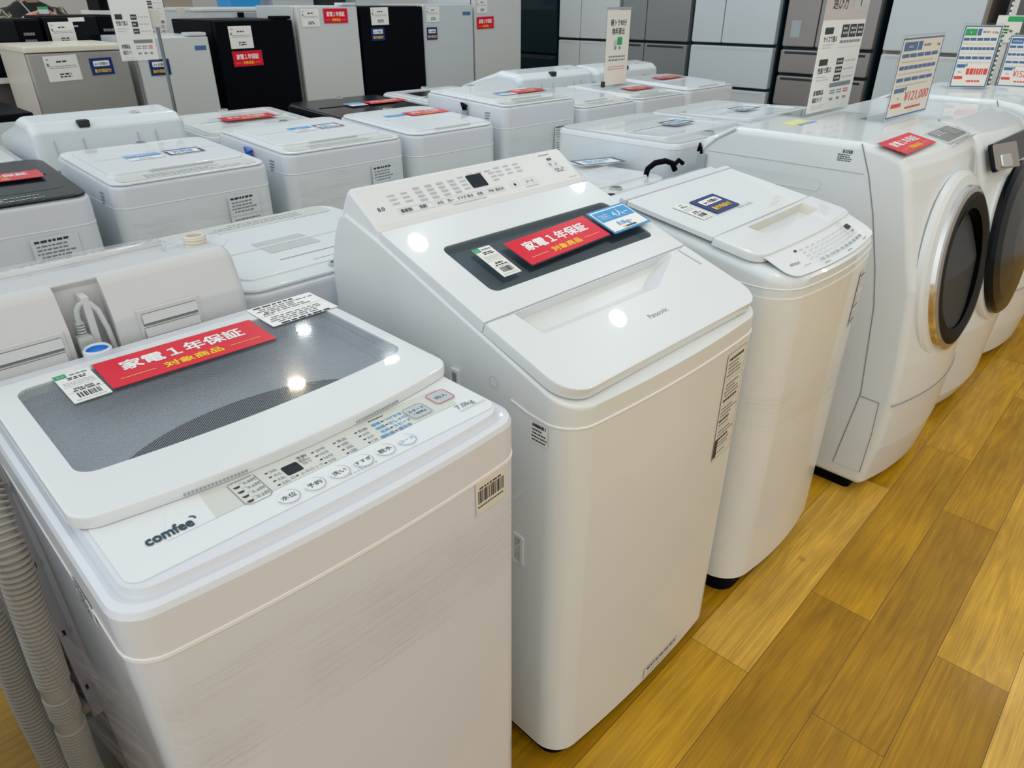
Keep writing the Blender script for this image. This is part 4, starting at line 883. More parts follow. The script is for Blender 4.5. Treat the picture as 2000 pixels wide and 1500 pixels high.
# ------------------------------------------------------------------ plain top loaders standing further back
def top_loader(label, x, y, w, h, d=0.57, rz=0.0, body='cool_white', top='white_plastic', lid='lid_white', panel='panel_beige', slope=.025, r=.045, name='washing_machine', seam=.10, step=.014, window=None, print_front=True, front_panel=True, clip=None, group=None, panel_tall=0.0, slots=False):
    root = thing(name, label, 'washing machine', (x, y, 0), rz, group)
    M().rr(.02, w - .02, .02, d - .02, .03, 0, .05, 'dark_base').build('base', root)
    def sl(px, py, pz): return (px, py - .014 * max(0, 1 - py / .2) * (1 - ((px - w / 2) / (w / 2)) ** 2), pz - (slope * (1 - py / d) if pz > h - seam + .02 else 0))
    m = M().rr(0, w, 0, d, r, .04, h - seam - .004, body, 0, .002, 5); m.rr(-.001, w + .001, -.001, d + .001, r, h - seam - .004, h - seam, 'seam_light', .001, .001, 5)
    m.warp(sl).build('cabinet', root)
    m = M().rr(0, w, 0, d, r, h - seam, h - .004, top, 0, .012, 5); m.rr(.010, w - .010, .010, d - .010, r, h - .006, h - .002, 'grey_mid', 0, 0, 5)
    if panel_tall: m.rr(.004, w - .004, d - .13, d, .03, h - .02, h + panel_tall, top, 0, .03, 5)
    m.warp(sl).build('top_frame', root)
    m = M(); ly0 = .11 if front_panel else .04; ly1 = d - (.15 if panel_tall else .07)
    if window:
        m.ringplate(rpoly(.03, w - .03, ly0, ly1, .025, 4), rpoly(.085, w - .085, ly0 + .07, ly1 - .04, .02, 4), h - .01, h + step, lid, .004)
        m.rr(.08, w - .08, ly0 + .065, ly1 - .035, .02, h - .008, h + step - .003, window)
    m.rr(.006, w - .006, .006, d - .012, r, h - .002, h + .005, lid if not window else top, .002, .005, 5) if not window else None
    if not window:
        m.rr(.035, w - .035, ly0, ly1, .03, h + .002, h + step, lid, 0, .005, 5)
        m.box(w * .3, w * .7, ly0 - .006, ly0 + .02, h - .004, h + step - .002, 'grey_mid', .003)
    m.rr(.05, w - .05, (ly0 + ly1) / 2 - .004, (ly0 + ly1) / 2 + .004, .002, h + step, h + step + .003, lid, k=1)
    lo = m.warp(sl).build('lid', root)
    if slots:
        m = M().frame((0, 0, h + step)); m.rr(.235, .37, .255, .36, .004, 0, .0012, 'grey_mid', k=2); m.warp(sl).build('lid_window', lo)
        m = M().frame((0, 0, h + step)); 
        for k in range(26): m.q(.22 + k * .0062, .418, .2235 + k * .0062, .424, 'groove', .0006)
        m.home().warp(sl).build('vent_slots', lo)
        m = M().frame((0, 0, h + step)); m.bars(.12, .47, .34, .485, 2, 'ink_pale', .0006, .5, random.Random(4), .012); m.home().warp(sl).build('printed_note', lo)
    if front_panel:
        m = M().frame((0, 0, h + (.0056 if not window else .0006))); m.rrq(.035, .018, w - .035, .095, .02, panel, 0); m.bars(.12, .035, w - .08, .08, 3, 'ink_pale', .0006, .4, random.Random(int(x * 100)), .012);
        m.home().warp(sl).build('control_panel', root)
    m = M().frame((w * .55, d - .035, h + .006)); m.disc(0, 0, .020, 'dark_base', 0, ry=.012); m.lathe([(.022, -.01), (.022, .006), (.018, .006)], 'grey_mid', 20); m.home().warp(sl).build('water_inlet', root)
    if print_front:
        f = M().frame((w * .66, -.0135, h - seam - .165), (1, .030 / w, 0), (0, 0, 1)); info_label(f, w * .22, .15, 14, 'ink_grey', body, False); f.build('instruction_label', root)
    if clip:
        m = M(); m.tube([(-.014, d * .45, h - .18), (-.014, d * .45, h - .06)], .013, 'grey_plastic', 12); m.tube([(-.014, d * .45, h - .06), (-.017, d * .47, h - .03), (-.013, d * .44, h - .045)], .012, clip, 10); m.build('drain_hose', root)
    f = M().frame((-.0006, .13, h - .10), (0, -1, 0), (0, 0, 1)); f.bars(0, 0, .04, .045, 4, 'ink_grey', .0006, .5, random.Random(2), .008); f.build('inventory_label', root)
    return root

Y3 = 2.42
top_loader('white top loader with black lid, left of the third row, front sticker visible', .03, Y3 - .02, .575, 1.015, rz=R(-2), lid='black_gloss', panel='black_gloss', step=.006, seam=.105)
top_loader('white wrapped top loader between the black-lidded washer and the one with a blue hose clip', .672, Y3, .53, 1.018, seam=.095)
top_loader('white wrapped top loader with blue hose clip on its left side, third row', 1.268, Y3, .535, 1.035, clip='clip_blue', seam=.095)
top_loader('white top loader just left of the taller wrapped washer, third row', 1.842, Y3, .49, 1.035, front_panel=False, print_front=False, seam=.11, r=.06)
top_loader('tallest white wrapped top loader of the third row with black clip on its side', 2.372, Y3, .505, 1.10, clip='black_plastic', seam=.12, r=.03)
top_loader('white top loader with an open step lid, just right of the tallest wrapped washer', 2.92, Y3, .475, 1.045, print_front=False)
top_loader('white wrapped top loader standing under the free-truck sign', 3.405, Y3, .475, 1.045)
top_loader('white top loader at the right end of the third row', 3.89, Y3, .545, 1.055, print_front=False, front_panel=False)
red_card('red warranty card on the black lid of the third-row washer', (.27, Y3 + .225, 1.0135), (1, -.06, 0), (0, 1, .04), .28, .105)
pale_card('small blue capacity card on the washer left of the blue hose clip', (.82, Y3 + .24, 1.0185), (1, 0, 0), (0, 1, .04), .12, .08)
pale_card('white navy-edged card on the washer left of the blue hose clip', (.955, Y3 + .24, 1.0185), (1, 0, 0), (0, 1, .04), .13, .085, 'navy')
pale_card('small blue capacity card on the lid of the washer with the blue hose clip', (1.47, Y3 + .27, 1.037), (1, 0, 0), (0, 1, .04), .10, .08)
pale_card('white navy-edged card on the washer with the blue hose clip', (1.585, Y3 + .27, 1.037), (1, 0, 0), (0, 1, .04), .115, .085, 'navy')
pale_card('small blue capacity card left of a red card, on the washer beside the tallest one', (1.955, Y3 + .28, 1.0365), (1, 0, 0), (0, 1, .04), .11, .08)
red_card('red warranty card on the white washer beside the tallest wrapped one', (2.07, Y3 + .28, 1.0395), (1, 0, 0), (0, 1, .04), .22, .09)
pale_card('small blue capacity card left of a red card, on the tallest wrapped washer', (2.53, Y3 + .17, 1.0995), (1, 0, 0), (0, 1, .04), .10, .08)
red_card('red warranty card on the lid of the tallest wrapped washer', (2.635, Y3 + .17, 1.0995), (1, 0, 0), (0, 1, .04), .20, .09)
red_card('red warranty card at the foot of the free-truck sign', (3.56, Y3 + .16, 1.0445), (1, 0, 0), (0, 1, .04), .22, .09)
red_card('red warranty card on the end washer of the third row', (4.06, Y3 + .30, 1.063), (1, 0, 0), (0, 1, .04), .24, .09)

# sign about the free small truck, standing on the third row
root = thing('standing_sign', 'narrow white sign about a free small truck, standing on a third-row washer', 'sign', (3.44, 2.70, 1.062))
m = M().frame((0, 0, 0), (1, 0, 0), (0, 0, 1)); m.rr(-.006, .216, 0, .405, .004, -.002, .0012, 'acrylic', k=2); m.box(-.008, .218, .394, .405, -.003, .004, 'grey_plastic'); m.box(-.004, .214, 0, .004, -.09, .03, 'acrylic'); m.box(-.012, .004, .0, .03, -.01, .008, 'dark_base'); m.build('acrylic_holder', root)
f = M().frame((0, 0, 0), (1, 0, 0), (0, 0, 1)); f.rr(0, .21, .008, .392, .001, .0014, .002, 'sign_cream', k=1); z = .0026
f.t('軽トラ90分', .105, .315, .036, 'ink', z, 'c', .015, .80); f.t('無料貸出', .105, .272, .036, 'ink', z, 'c', .015, .80)
f.rrq(.10, .215, .145, .255, .004, 'green', z); f.rrq(.07, .205, .10, .24, .006, 'grey_mid', z); f.disc(.085, .200, .009, 'ink_grey', z + .0003); f.disc(.125, .200, .009, 'ink_grey', z + .0003)
f.bars(.03, .13, .18, .165, 2, 'ink_grey', z, .5, seg=.02, gap=1); f.bars(.03, .085, .18, .11, 2, 'ink_red', z, .25, seg=.02, gap=1); f.build('poster', root)

# ------------------------------------------------------------------ second row, backs towards the camera
def rear_machine():
    w = .56
    root = thing('washing_machine', 'pale grey washer seen from behind with plug holder and two louvred vents', 'washing machine', (.535, 1.90, 0), math.pi)
    X = lambda xw: .535 - xw                     # world x -> local x
    d = .65                                      # back face at local y = .65 (world 1.25)
    m = M(); m.rr(.0, .54, .05, .62, .03, .05, .24, 'grey_plastic', k=4); m.tube([(.50, .60, 0), (.50, .60, .22)], .045, 'grey_plastic', 14); m.build('base', root)
    m = M(); m.box(.0, .482, .62, .645, .22, .86, 'lavender_steel', .004); m.box(.512, .54, .62, .645, .22, .86, 'lavender_steel', .003); m.box(.0, .54, .03, .60, .22, .86, 'lavender_steel', .004)
    for z in (.30, .45, .62, .78): m.box(.470, .475, .645, .647, z, z + .012, 'black_plastic'); m.box(.522, .527, .645, .647, z - .03, z - .022, 'black_plastic')
    m.tube([(.497, .625, .23), (.497, .625, .80)], .010, 'tub_steel', 8); m.tube([(.492, .63, .26), (.492, .655, .26)], .011, 'steel', 10); m.tube([(.504, .63, .245), (.504, .655, .245)], .009, 'steel', 10)
    m.box(.483, .511, .60, .615, .22, .86, 'black_plastic'); m.build('cabinet', root)
    # rear panel housing: two vents and a plug bay
    prof = fillet([(.05, .80), (.651, .80), (.648, 1.02), (.618, 1.096), (.50, 1.082), (.46, 1.075), (.30, 1.03), (.05, .955)], [.02, .003, .02, .025, .02, .02, .05, .03], 4)
    def bay(lo, hi): return lo, hi
    m = M(); b0, b1 = X(.297), X(.228)          # plug bay between these local x
    m.ext(prof, -.0, b0, 'back_plastic', 'x', .022, 0, 4); m.ext(prof, b1, w, 'back_plastic', 'x', 0, .022, 4)
    prof_b = fillet([(.05, .80), (.606, .80), (.606, 1.080), (.6165, 1.0945), (.50, 1.082), (.46, 1.075), (.30, 1.03), (.05, .955)], [.02, .003, .004, .003, .02, .02, .05, .03], 4)
    m.ext(prof_b, b0 - .001, b1 + .001, 'back_plastic', 'x'); m.build('rear_housing', root)
    for xa, xb, za in ((.333, .441, 1.000), (.02, .219, .998)):
        f = M(); f.frame((X(xb), .6512, .855), (1, 0, 0), (0, 0, 1)); f.home()
        f.box(X(xb), X(xa), .646, .6525, .86, za + .03, 'back_plastic', .002)
        for k in range(5):
            z = za + .022 - k * .026
            f.box(X(xb) + .006, X(xa) - .006, .6526, .6530, z - .0226, z + .001, 'groove'); f.add([(X(xb) + .006, .6535, z), (X(xa) - .006, .6535, z), (X(xa) - .006, .6575, z - .016), (X(xb) + .006, .6575, z - .016)], [(0, 3, 2, 1), (0, 1, 2, 3)], 'back_plastic')
        f.build('vent', root)
    m = M(); xc = X(.266)
    m.box(xc - .006, xc + .006, .606, .640, .86, 1.072, 'back_plastic', .002); m.build('cord_post', root)
    m = M(); xp = X(.248)
    m.tube([(xc, .634, 1.062), (xc + .010, .636, 1.060), (xp - .002, .636, 1.052), (xp, .636, 1.040), (xp, .636, 1.030)], .0045, 'plug_grey', 10)
    m.tube([(xc - .004, .634, 1.060), (xc - .014, .636, 1.045), (xc - .021, .636, 1.01), (xc - .026, .636, .95), (xc - .026, .636, .87)], .0045, 'back_plastic', 10)
    for k in range(5): m.tube([(xp, .636, 1.031 - k * .005), (xp, .636, 1.028 - k * .005)], .0072, 'plug_grey', 10)
    m.box(xp - .012, xp + .012, .625, .650, .972, 1.008, 'plug_grey', .004)
    for k in range(5): m.box(xp - .010 + k * .0045, xp - .008 + k * .0045, .649, .6515, .978, 1.002, 'hose_green')
    m.box(xp - .007, xp - .003, .635, .638, .952, .974, 'steel'); m.box(xp + .003, xp + .007, .635, .638, .952, .974, 'steel'); m.box(xp - .010, xp + .010, .630, .643, .955, .965, 'clear_plastic')
    co = m.build('power_cord', root); co['label'] = 'pale green plug and cord hooked in the bay'
    m = M().frame((X(.500), .535, 1.075)); m.lathe([(.060, .013), (.055, .008), (.030, .006)], 'white_plastic', 32); m.lathe([(.030, .006), (.027, .004), (.020, .004), (.020, .028), (.017, .030), (.015, .028), (.015, .0)], 'ivory', 32); m.lathe([(.015, .0), (.0001, .0)], 'hose_beige', 32)
    for k in range(3): m.lathe([(.0205, .010 + k * .006), (.0215, .012 + k * .006), (.0205, .014 + k * .006)], 'ivory', 32)
    m.build('water_inlet', root)['label'] = 'ivory threaded water inlet on a white collar'
    # lid and slots on top
    m = M(); m.frame((0, .05, .966), (1, 0, 0), (0, .40, .105)); m.rr(.03, .53, .0, .33, .05, 0, .014, 'lid_white', b1=.006)
    for k in range(14): m.q(.085 + k * .0155, .318, .0955 + k * .0155, .322, 'black_plastic', .0165)
    m.bars(.05, .30, .48, .335, 3, 'ink_pale', .0146, .4, random.Random(9), .02); m.build('lid', root)
    return root
rear_machine()
# fan of clear plastic round the inlet is part of the wrap
top_loader('low white washer with grey lid window, between the vented washer and the sloped-lid one', 1.105, 1.905, .54, .965, rz=math.pi, step=.010, print_front=False, slope=.01, slots=True)
top_loader('wrapped white washer seen behind the sloped-lid washer with a navy-edged card', 2.17, 1.93, .54, .955, rz=math.pi, print_front=False, r=.08, slope=.015)
top_loader('white washer seen from behind with a row slot, left of the drum washer rear corner', 2.83, 1.98, .60, 1.055, rz=math.pi, body='cool_white', window='cool_white', print_front=False, slope=.02, seam=.02)
top_loader('white washer behind the drum washer and tall sign', 3.47, 1.98, .60, 1.055, rz=math.pi, body='cool_white', window='cool_white', print_front=False, slope=.02, seam=.02)
pale_card('navy-edged card on the round wrapped lid behind the sloped-lid washer', (2.02, 1.66, .9735), (.92, -.36, 0), (.3, .9, -.026), .19, .11, 'navy')
pale_card('navy-edged card on the washer left of the drum washer rear corner', (2.52, 1.60, 1.067), (1, 0, 0), (0, 1, -.03), .14, .10, 'navy')
pale_card('navy-edged card on the washer behind the tall sign', (3.10, 1.62, 1.067), (1, 0, 0), (0, 1, -.03), .14, .10, 'navy')

# ------------------------------------------------------------------ fourth row and machines behind
def rear_faced(label, x, y, w, h, body='cool_white', d=.58):
    """washer seen from behind: tall leaning rear panel with moulded ribs"""
    root = thing('washing_machine', label, 'washing machine', (x + w, y + d, 0), math.pi)
    M().rr(.02, w - .02, .02, d - .02, .03, 0, .05, 'dark_base').build('base', root)
    M().rr(0, w, 0, d - .02, .04, .05, h - .16, body).build('cabinet', root)
    prof = fillet([(0, h - .17), (d, h - .17), (d - .012, h - .03), (d - .05, h), (d - .20, h + .012), (.02, h - .10)], [.01, .005, .02, .03, .06, .03], 5)
    m = M().ext(prof, 0, w, body, 'x', .035, .035, 4)
    for xx in (.13, .20, .40, .50): m.tube([(xx, d - .003, h - .06), (xx - .004, d + .001, h - .15)], .002, 'grey_mid', 6)
    m.box(.36, .40, d - .045, d - .01, h - .025, h + .001, 'dark_base', .004); m.build('rear_housing', root)
    m = M().frame((w * .3, d - .08, h)); m.lathe([(.02, -.01), (.02, .006), (.014, .008), (.014, .002), (.0001, .002)], 'grey_mid', 20); m.build('water_inlet', root)
    m = M(); m.tube([(w * .75, d + .005, .86), (w * .75, d + .022, .90), (w * .74, d + .008, .93)], .010, 'black_plastic', 8); m.build('hose_clip', root)
    return root
top_loader('unseen white washer added beside the vented one to shade the floor at left', -.34, 1.93, .56, 1.0, rz=math.pi, print_front=False)  # added out of view, keeps light off the floor strip at left
top_loader('unseen white washer added in the front row to shade the hoses and left floor', -.72, .62, .56, 1.0, print_front=False)  # out-of-view addition that blocks side light on the hoses and floor
rear_faced('white washer with ribbed back, seen from behind the wrapped top loader at left', .655, 3.13, .565, 1.10)
top_loader('white washer with dark lid glass behind the black-lidded washer', .02, 3.12, .60, 1.005, rz=0, window='black_gloss', step=.006, front_panel=False, print_front=False)
top_loader('white washer in the fourth row with a long red card on top', 1.33, 3.22, .60, 1.0, body='warm_white', print_front=False, front_panel=False, window='lid_white', step=.008, seam=.05)
top_loader('black washer in the fourth row under the white two-door refrigerator', 1.97, 3.12, .58, 1.015, body='black_plastic', top='black_plastic', lid='black_gloss', panel='black_gloss', print_front=False, step=.006)
top_loader('white washer with dark window lid in front of the second black refrigerator', 2.62, 3.16, .565, 1.02, window='black_gloss', step=.004, front_panel=False, print_front=False)
rear_faced('white washer seen from behind, left of the free-truck sign', 3.20, 3.12, .68, 1.115)
rear_faced('white washer seen from behind, partly hidden by the free-truck sign', 3.97, 3.16, .70, 1.105)
red_card('red warranty card on the fourth-row washer left of the black one', (1.52, 3.42, .9985), (1, 0, 0), (0, 1, .04), .26, .10)
red_card('red warranty card on the black fourth-row washer', (2.30, 3.36, 1.0125), (1, 0, 0), (0, 1, .04), .24, .09)
pale_card('small blue capacity card on the black fourth-row washer', (2.18, 3.36, 1.0125), (1, 0, 0), (0, 1, .04), .10, .09)

def fridge(label, x, y, w, h, body, door, d=.55, split=None, side=None, name='refrigerator', hinge=True, edge='dark_base', badge=None, cap=None):
    root = thing(name, label, 'refrigerator', (x, y, 0))
    M().rr(.02, w - .02, .03, d - .02, .01, 0, .05, 'dark_base').build('base', root)
    m = M().rr(0, w, .05, d, .012, .04, h - .004, body, 0, .006, 3)
    if cap: m.rr(-.004, w + .004, .0, d, .012, h - .03, h, cap, .004, .01, 3)
    m.build('cabinet', root)
    hs = [.06] + ([split] if split else []) + [h - (.032 if cap else .006)]
    for i in range(len(hs) - 1):
        m = M().rr(.002, w - .002, 0, .045, .012, hs[i] + .004, hs[i + 1] - .002, door, .004, .006, 4)
        m.box(.006, w - .006, .044, .052, hs[i] + .008, hs[i + 1] - .006, edge)
        if badge: m.box(w * .78, w * .94, -.0012, .0, hs[i + 1] - .075, hs[i + 1] - .05, badge)
        m.build('door', root)
    if hinge: M().box(w - .12, w - .01, .002, .10, h - .005, h + .014, door if cap is None else cap, .004).build('hinge_cover', root)
    return root
FY = 4.62
fridge('small refrigerator with brushed steel front and beige sides, cream top', 1.05, FY, .50, 1.288, 'fridge_beige', 'fridge_steel', cap='ivory', edge='black_plastic', hinge=False)
fridge('white small refrigerator with a navy badge, behind the grey pole', 1.60, FY, .435, 1.318, 'fridge_white', 'fridge_white', badge='sign_blue')
fridge('black small refrigerator with red warranty card, between two white ones', 2.085, FY, .525, 1.398, 'black_plastic', 'black_plastic', d=.64, edge='black_plastic')
fridge('white refrigerator with red warranty card right of the black one', 2.655, FY + .02, .475, 1.472, 'fridge_white', 'fridge_white', edge='trim_brown')
fridge('black refrigerator with navy guarantee card', 3.15, FY + .02, .555, 1.468, 'black_plastic', 'black_plastic', edge='black_plastic', hinge=False)
fridge('pale grey-white refrigerator with navy guarantee card and badge', 3.715, FY + .04, .51, 1.478, 'fridge_pale', 'fridge_pale', badge='sign_blue', hinge=False)
fridge('tall white refrigerator with red warranty card beside the dark wall refrigerator', 4.255, FY + .06, .54, 1.80, 'fridge_white', 'fridge_white', d=.6, split=.75, hinge=False)
fridge('low grey cooler with black top at the left edge', .34, 4.15, .56, 1.03, 'fridge_white', 'fridge_white', cap='black_plastic', hinge=False)
U = (1, 0, 0); VZ = (0, 0, 1)
price_tag('white price tag on the steel-fronted refrigerator', (1.125, FY - .002, 1.115), (1, .0, .03), VZ, .165, .125, wide=True)
navy_card('navy guarantee card on the steel-fronted refrigerator', (1.345, FY - .003, 1.135), (1, 0, .02), VZ, .115, .085)
navy_card('navy guarantee card on the white refrigerator behind the pole', (1.655, FY - .003, 1.115), (1, 0, 0), VZ, .115, .085)
price_tag('white price tag on the black refrigerator between white ones', (2.165, FY - .002, 1.235), (1, 0, .01), VZ, .150, .125, wide=True)
red_card('red warranty card on the black small refrigerator', (2.165, FY - .003, 1.135), (1, 0, .01), VZ, .195, .085)
price_tag('white price tag on the white refrigerator right of the black one', (2.685, FY + .018, 1.345), (1, 0, 0), VZ, .135, .105, wide=True)
red_card('red warranty card on the white refrigerator right of the black one', (2.855, FY + .017, 1.365), (1, 0, 0), VZ, .185, .085)
price_tag('white price tag on the second black refrigerator', (3.235, FY + .018, 1.345), (1, 0, .01), VZ, .150, .110, wide=True)
navy_card('navy guarantee card on the second black refrigerator', (3.225, FY + .017, 1.245), (1, 0, .01), VZ, .115, .085)
price_tag('white price tag on the pale grey-white refrigerator', (3.745, FY + .038, 1.355), (1, 0, 0), VZ, .130, .105, wide=True)
navy_card('navy guarantee card on the pale grey-white refrigerator', (3.745, FY + .037, 1.235), (1, 0, 0), VZ, .100, .085)
price_tag('white price tag on the tall white refrigerator', (4.28, FY + .058, 1.41), (1, 0, 0), VZ, .115, .10, wide=True)
red_card('red warranty card on the tall white refrigerator', (4.28, FY + .057, 1.295), (1, 0, .03), VZ, .185, .085)

# ------------------------------------------------------------------ large refrigerators along the right wall (fronts at x = 5.42)
def big_fridge(label, y0, y1, mt, edge, french=True, zs=(1.19, .87, .55), top=1.83, panel=False, x=5.42):
    root = thing('refrigerator', label, 'refrigerator', (x, y0, 0))
    w = y1 - y0
    M().box(.06, .66, .02, w - .02, 0, .06, 'dark_base').build('base', root)
    M().box(.05, .68, .0, w, .05, top - .01, edge, .006).build('cabinet', root)
    z1 = top
    def front(ya, yb, za, zb, nm):
        m = M(); m.frame((.055, 0, 0), (0, -1, 0), (0, 0, 1))
        m.rr(-yb, -ya, za, zb, .010, 0, .055, mt, 0, .008, 3)
        if nm == 'drawer': m.box(-yb + .03, -ya - .03, zb - .028, zb - .012, .048, .0555, 'grey_mid' if 'white' in mt or 'pale' in mt else 'dark_base')
        o = m.build(nm, root)
        if panel and nm == 'door' and ya > w / 2 - .02:
            p = M().frame((-.0008, 0, 0), (0, -1, 0), (0, 0, 1)); p.rrq(-yb + .05, za + .06, -yb + .12, za + .17, .004, 'grey_plastic', 0); p.build('touch_panel', o)
    g = .010
    lo = zs[0]
    if french: front(.012, w * .62 - .003, lo + g, z1, 'door'); front(w * .62 + .003, w - .012, lo + g, z1, 'door')
    else: front(.012, w - .012, lo + g, z1, 'door')
    for za, zb in zip(list(zs[1:]) + [.08], zs):
        if french == 2 and zb == zs[0]: front(.012, w * .62 - .003, za + g, zb - g, 'drawer'); front(w * .62 + .003, w - .012, za + g, zb - g, 'drawer')
        else: front(.012, w - .012, za + g, zb - g, 'drawer')
    return root
big_fridge('dark teal-black tall refrigerator on the right wall', 4.83, 5.40, 'fridge_dark', 'fridge_dark', False, (1.05, .6))
big_fridge('pale white french-door refrigerator next to the dark one', 4.12, 4.82, 'fridge_white', 'fridge_edge', 2, (1.19, .88, .55))
big_fridge('mid grey french-door refrigerator behind the free-truck sign', 3.42, 4.11, 'fridge_grey', 'fridge_edge', 2, (1.195, .93, .55))
big_fridge('wide white french-door refrigerator between the grey and taupe ones', 2.68, 3.405, 'fridge_pale', 'fridge_edge', 1, (1.20, .895, .55))
big_fridge('taupe grey refrigerator behind the tall buying-guide sign', 1.975, 2.64, 'fridge_taupe', 'fridge_edge', 1, (1.195, 1.02, .80, .45), panel=True)
big_fridge('white single-door refrigerator with brown side trim on the right wall', 1.36, 1.93, 'fridge_pale', 'trim_brown', False, (1.195, .8, .45))
big_fridge('dark grey refrigerator at the right edge behind a toothed rail', .55, 1.27, 'shelf_grey', 'fridge_edge', False, (.6,))
# toothed hanging strip with leafy tag, and the two sign stands at the far right
root = thing('display_strip', 'toothed clear display strip hanging at the right edge before the dark refrigerator', 'display strip', (4.85, 1.09, 0))
m = M(); m.box(-.003, .003, -.012, .012, .85, 1.75, 'clip_ivory')
for k in range(36): m.box(-.006, .004, .010, .020, .88 + k * .024, .892 + k * .024, 'paper')
m.build('strip', root)
m = M(); m.box(-.04, .04, -.04, .04, .0, .86, 'dark_base'); m.build('post', root)
t_ = M().frame((4.84, 1.155, 1.30), (0, -1, 0), (.0, .0, 1)); t_.rr(0, .12, 0, .13, .004, 0, .001, 'sign_cream', k=2); t_.q(.05, .10, .12, .125, 'green', .0016); t_.bars(.02, .04, .07, .085, 3, 'ink', .0016, .5)
for k in range(14): t_.disc(.012 + random.random() * .10, .006 + random.random() * .03 + (k % 3) * .02, .009, 'leaf', .0016 + k * .0001, ry=.006, n=10)
tag(t_.build('pop_tag'), 'small cream tag with green leaf print hung on the toothed strip', 'tag')
price_sign('narrow clear price stand on the farthest drum washer, seen edge-on', (3.90, 1.05, 1.1435), (.62, -.80, 0), .16, .26, .0, None, True)
price_sign('blue-bordered price sheet standing at the far right edge', (4.62, 1.02, 1.10), (.25, -1, 0), .17, .245, .0, '¥152,000')
top_loader('white washer behind the farthest drum washer, under the price sheet at the right edge', 4.30, .60, .48, 1.085, d=.60, print_front=False)

# ------------------------------------------------------------------ hanging guide boards and poles at the back left
def pole_board(label, plabel, bx, by, z0, w, h, px):
    root = thing('sign_stand', plabel, 'sign stand', (px, by + .01, 0))
    m = M(); m.tube([(0, 0, .02), (0, 0, 1.385)], .009, 'pole_grey', 12); m.build('pole', root)
    M().box(-.085, .085, -.07, .07, 0, .02, 'pole_grey', .006).build('foot', root)
    M().box(-.026, .022, -.014, .014, 1.375, 1.46, 'clip_ivory', .004).build('clip', root)
    guide_sign(label, (bx, by - .012, z0), (1, 0, 0), w, h, 0, False, name='guide_board', loc_pole=1)
pole_board('white guide board hanging from the pole clip above the steel-fronted refrigerator', 'grey pole with ivory clip holding the white guide board', 1.372, 4.20, 1.215, .185, .36, 1.592)
pole_board('white guide board farther back, left of the white appliance', 'far grey pole with ivory clip left of the white appliance', 1.89, 5.36, 1.275, .20, .36, 2.21)

# ------------------------------------------------------------------ shelf with microwaves, a white appliance, a person
root = thing('display_shelf', 'long display shelf under the black microwaves at the back left', 'shelf', (1.9, 5.75, 0))
M().box(-1.6, .10, -.50, .35, 1.07, 1.10, 'paper', .003).build('shelf_board', root)
M().box(-1.55, .05, -.45, .30, 0, 1.07, 'shelf_grey').build('shelf_body', root)
def microwave(label, x, y, w, h, rz=0):
    root = thing('microwave_oven', label, 'microwave', (x, y, 1.10), rz)
    M().rr(0, w, .02, .38, .015, 0.012, h, 'black_plastic', .002, .008, 3).build('case', root)
    M().box(0.004, w * .72, 0, .022, .02, h - .008, 'black_gloss', .004).build('door', root)
    m = M().box(w * .725, w - .004, 0, .022, .02, h - .008, 'black_plastic', .004); m.frame((0, -.001, 0), (1, 0, 0), (0, 0, 1)); m.bars(w * .78, h * .2, w * .95, h * .8, 5, 'ink_grey', .0004, .4, seg=.01); m.build('control_panel', root)
    m = M().frame((0, -.001, 0), (1, 0, 0), (0, 0, 1)); m.bars(w * .3, h * .80, w * .45, h * .84, 1, 'paper', .0004, gap=1); m.build('brand_mark', root)
    for fx in (.05, w - .05):
        m = M(); m.tube([(fx, .08, 0), (fx, .08, .014)], .015, 'black_plastic', 8); m.build('foot', root)
microwave('black microwave at the left edge behind the steel-fronted refrigerator', .86, 5.27, .46, .305, R(-2))
microwave('black microwave with white label strip right of the first microwave', 1.335, 5.27, .42, .320, R(0))
price_tag('white price tag leaning before the right-hand black microwave', (1.36, 5.255, 1.265), (1, 0, .02), VZ, .135, .12, wide=True)
m = M().frame((1.475, 5.262, 1.385), (1, 0, .03), VZ); m.rr(0, .09, 0, .022, .001, 0, .001, 'paper', k=1); tag(m.build('paper_strip'), 'white paper strip on the right-hand microwave door', 'label')
root = thing('dryer', 'white rounded appliance with grey label behind the black small refrigerator', 'appliance', (2.32, 5.42, 0))
m = M().rr(0, .92, 0, .6, .06, .0, 1.455, 'fridge_white', 0, .02, 5); m.warp(lambda x, y, z: (x, y - .04 * (1 - ((x - .46) / .46) ** 2) if y < .2 else y, z)); m.build('cabinet', root)
m = M().rr(-.004, .924, -.006, .6, .06, 1.43, 1.452, 'fridge_white', .004, .008, 5); m.warp(lambda x, y, z: (x, y - .04 * (1 - ((x - .46) / .46) ** 2) if y < .2 else y, z)); m.build('top_rim', root)
m = M().box(.34, .48, -.043, -.036, 1.385, 1.42, 'grey_plastic'); m.box(.29, .335, -.052, -.036, 1.38, 1.425, 'black_plastic', .004); m.build('label_plate', root)
root = thing('display_shelf', 'white shelf at the very back with black and white boxes on it', 'shelf', (3.2, 6.6, 0))
M().box(-1.1, 2.0, 0, .5, 1.40, 1.43, 'paper', .003).build('shelf_board', root); M().box(-1.05, 1.95, .05, .5, 0, 1.40, 'shelf_grey').build('shelf_body', root)
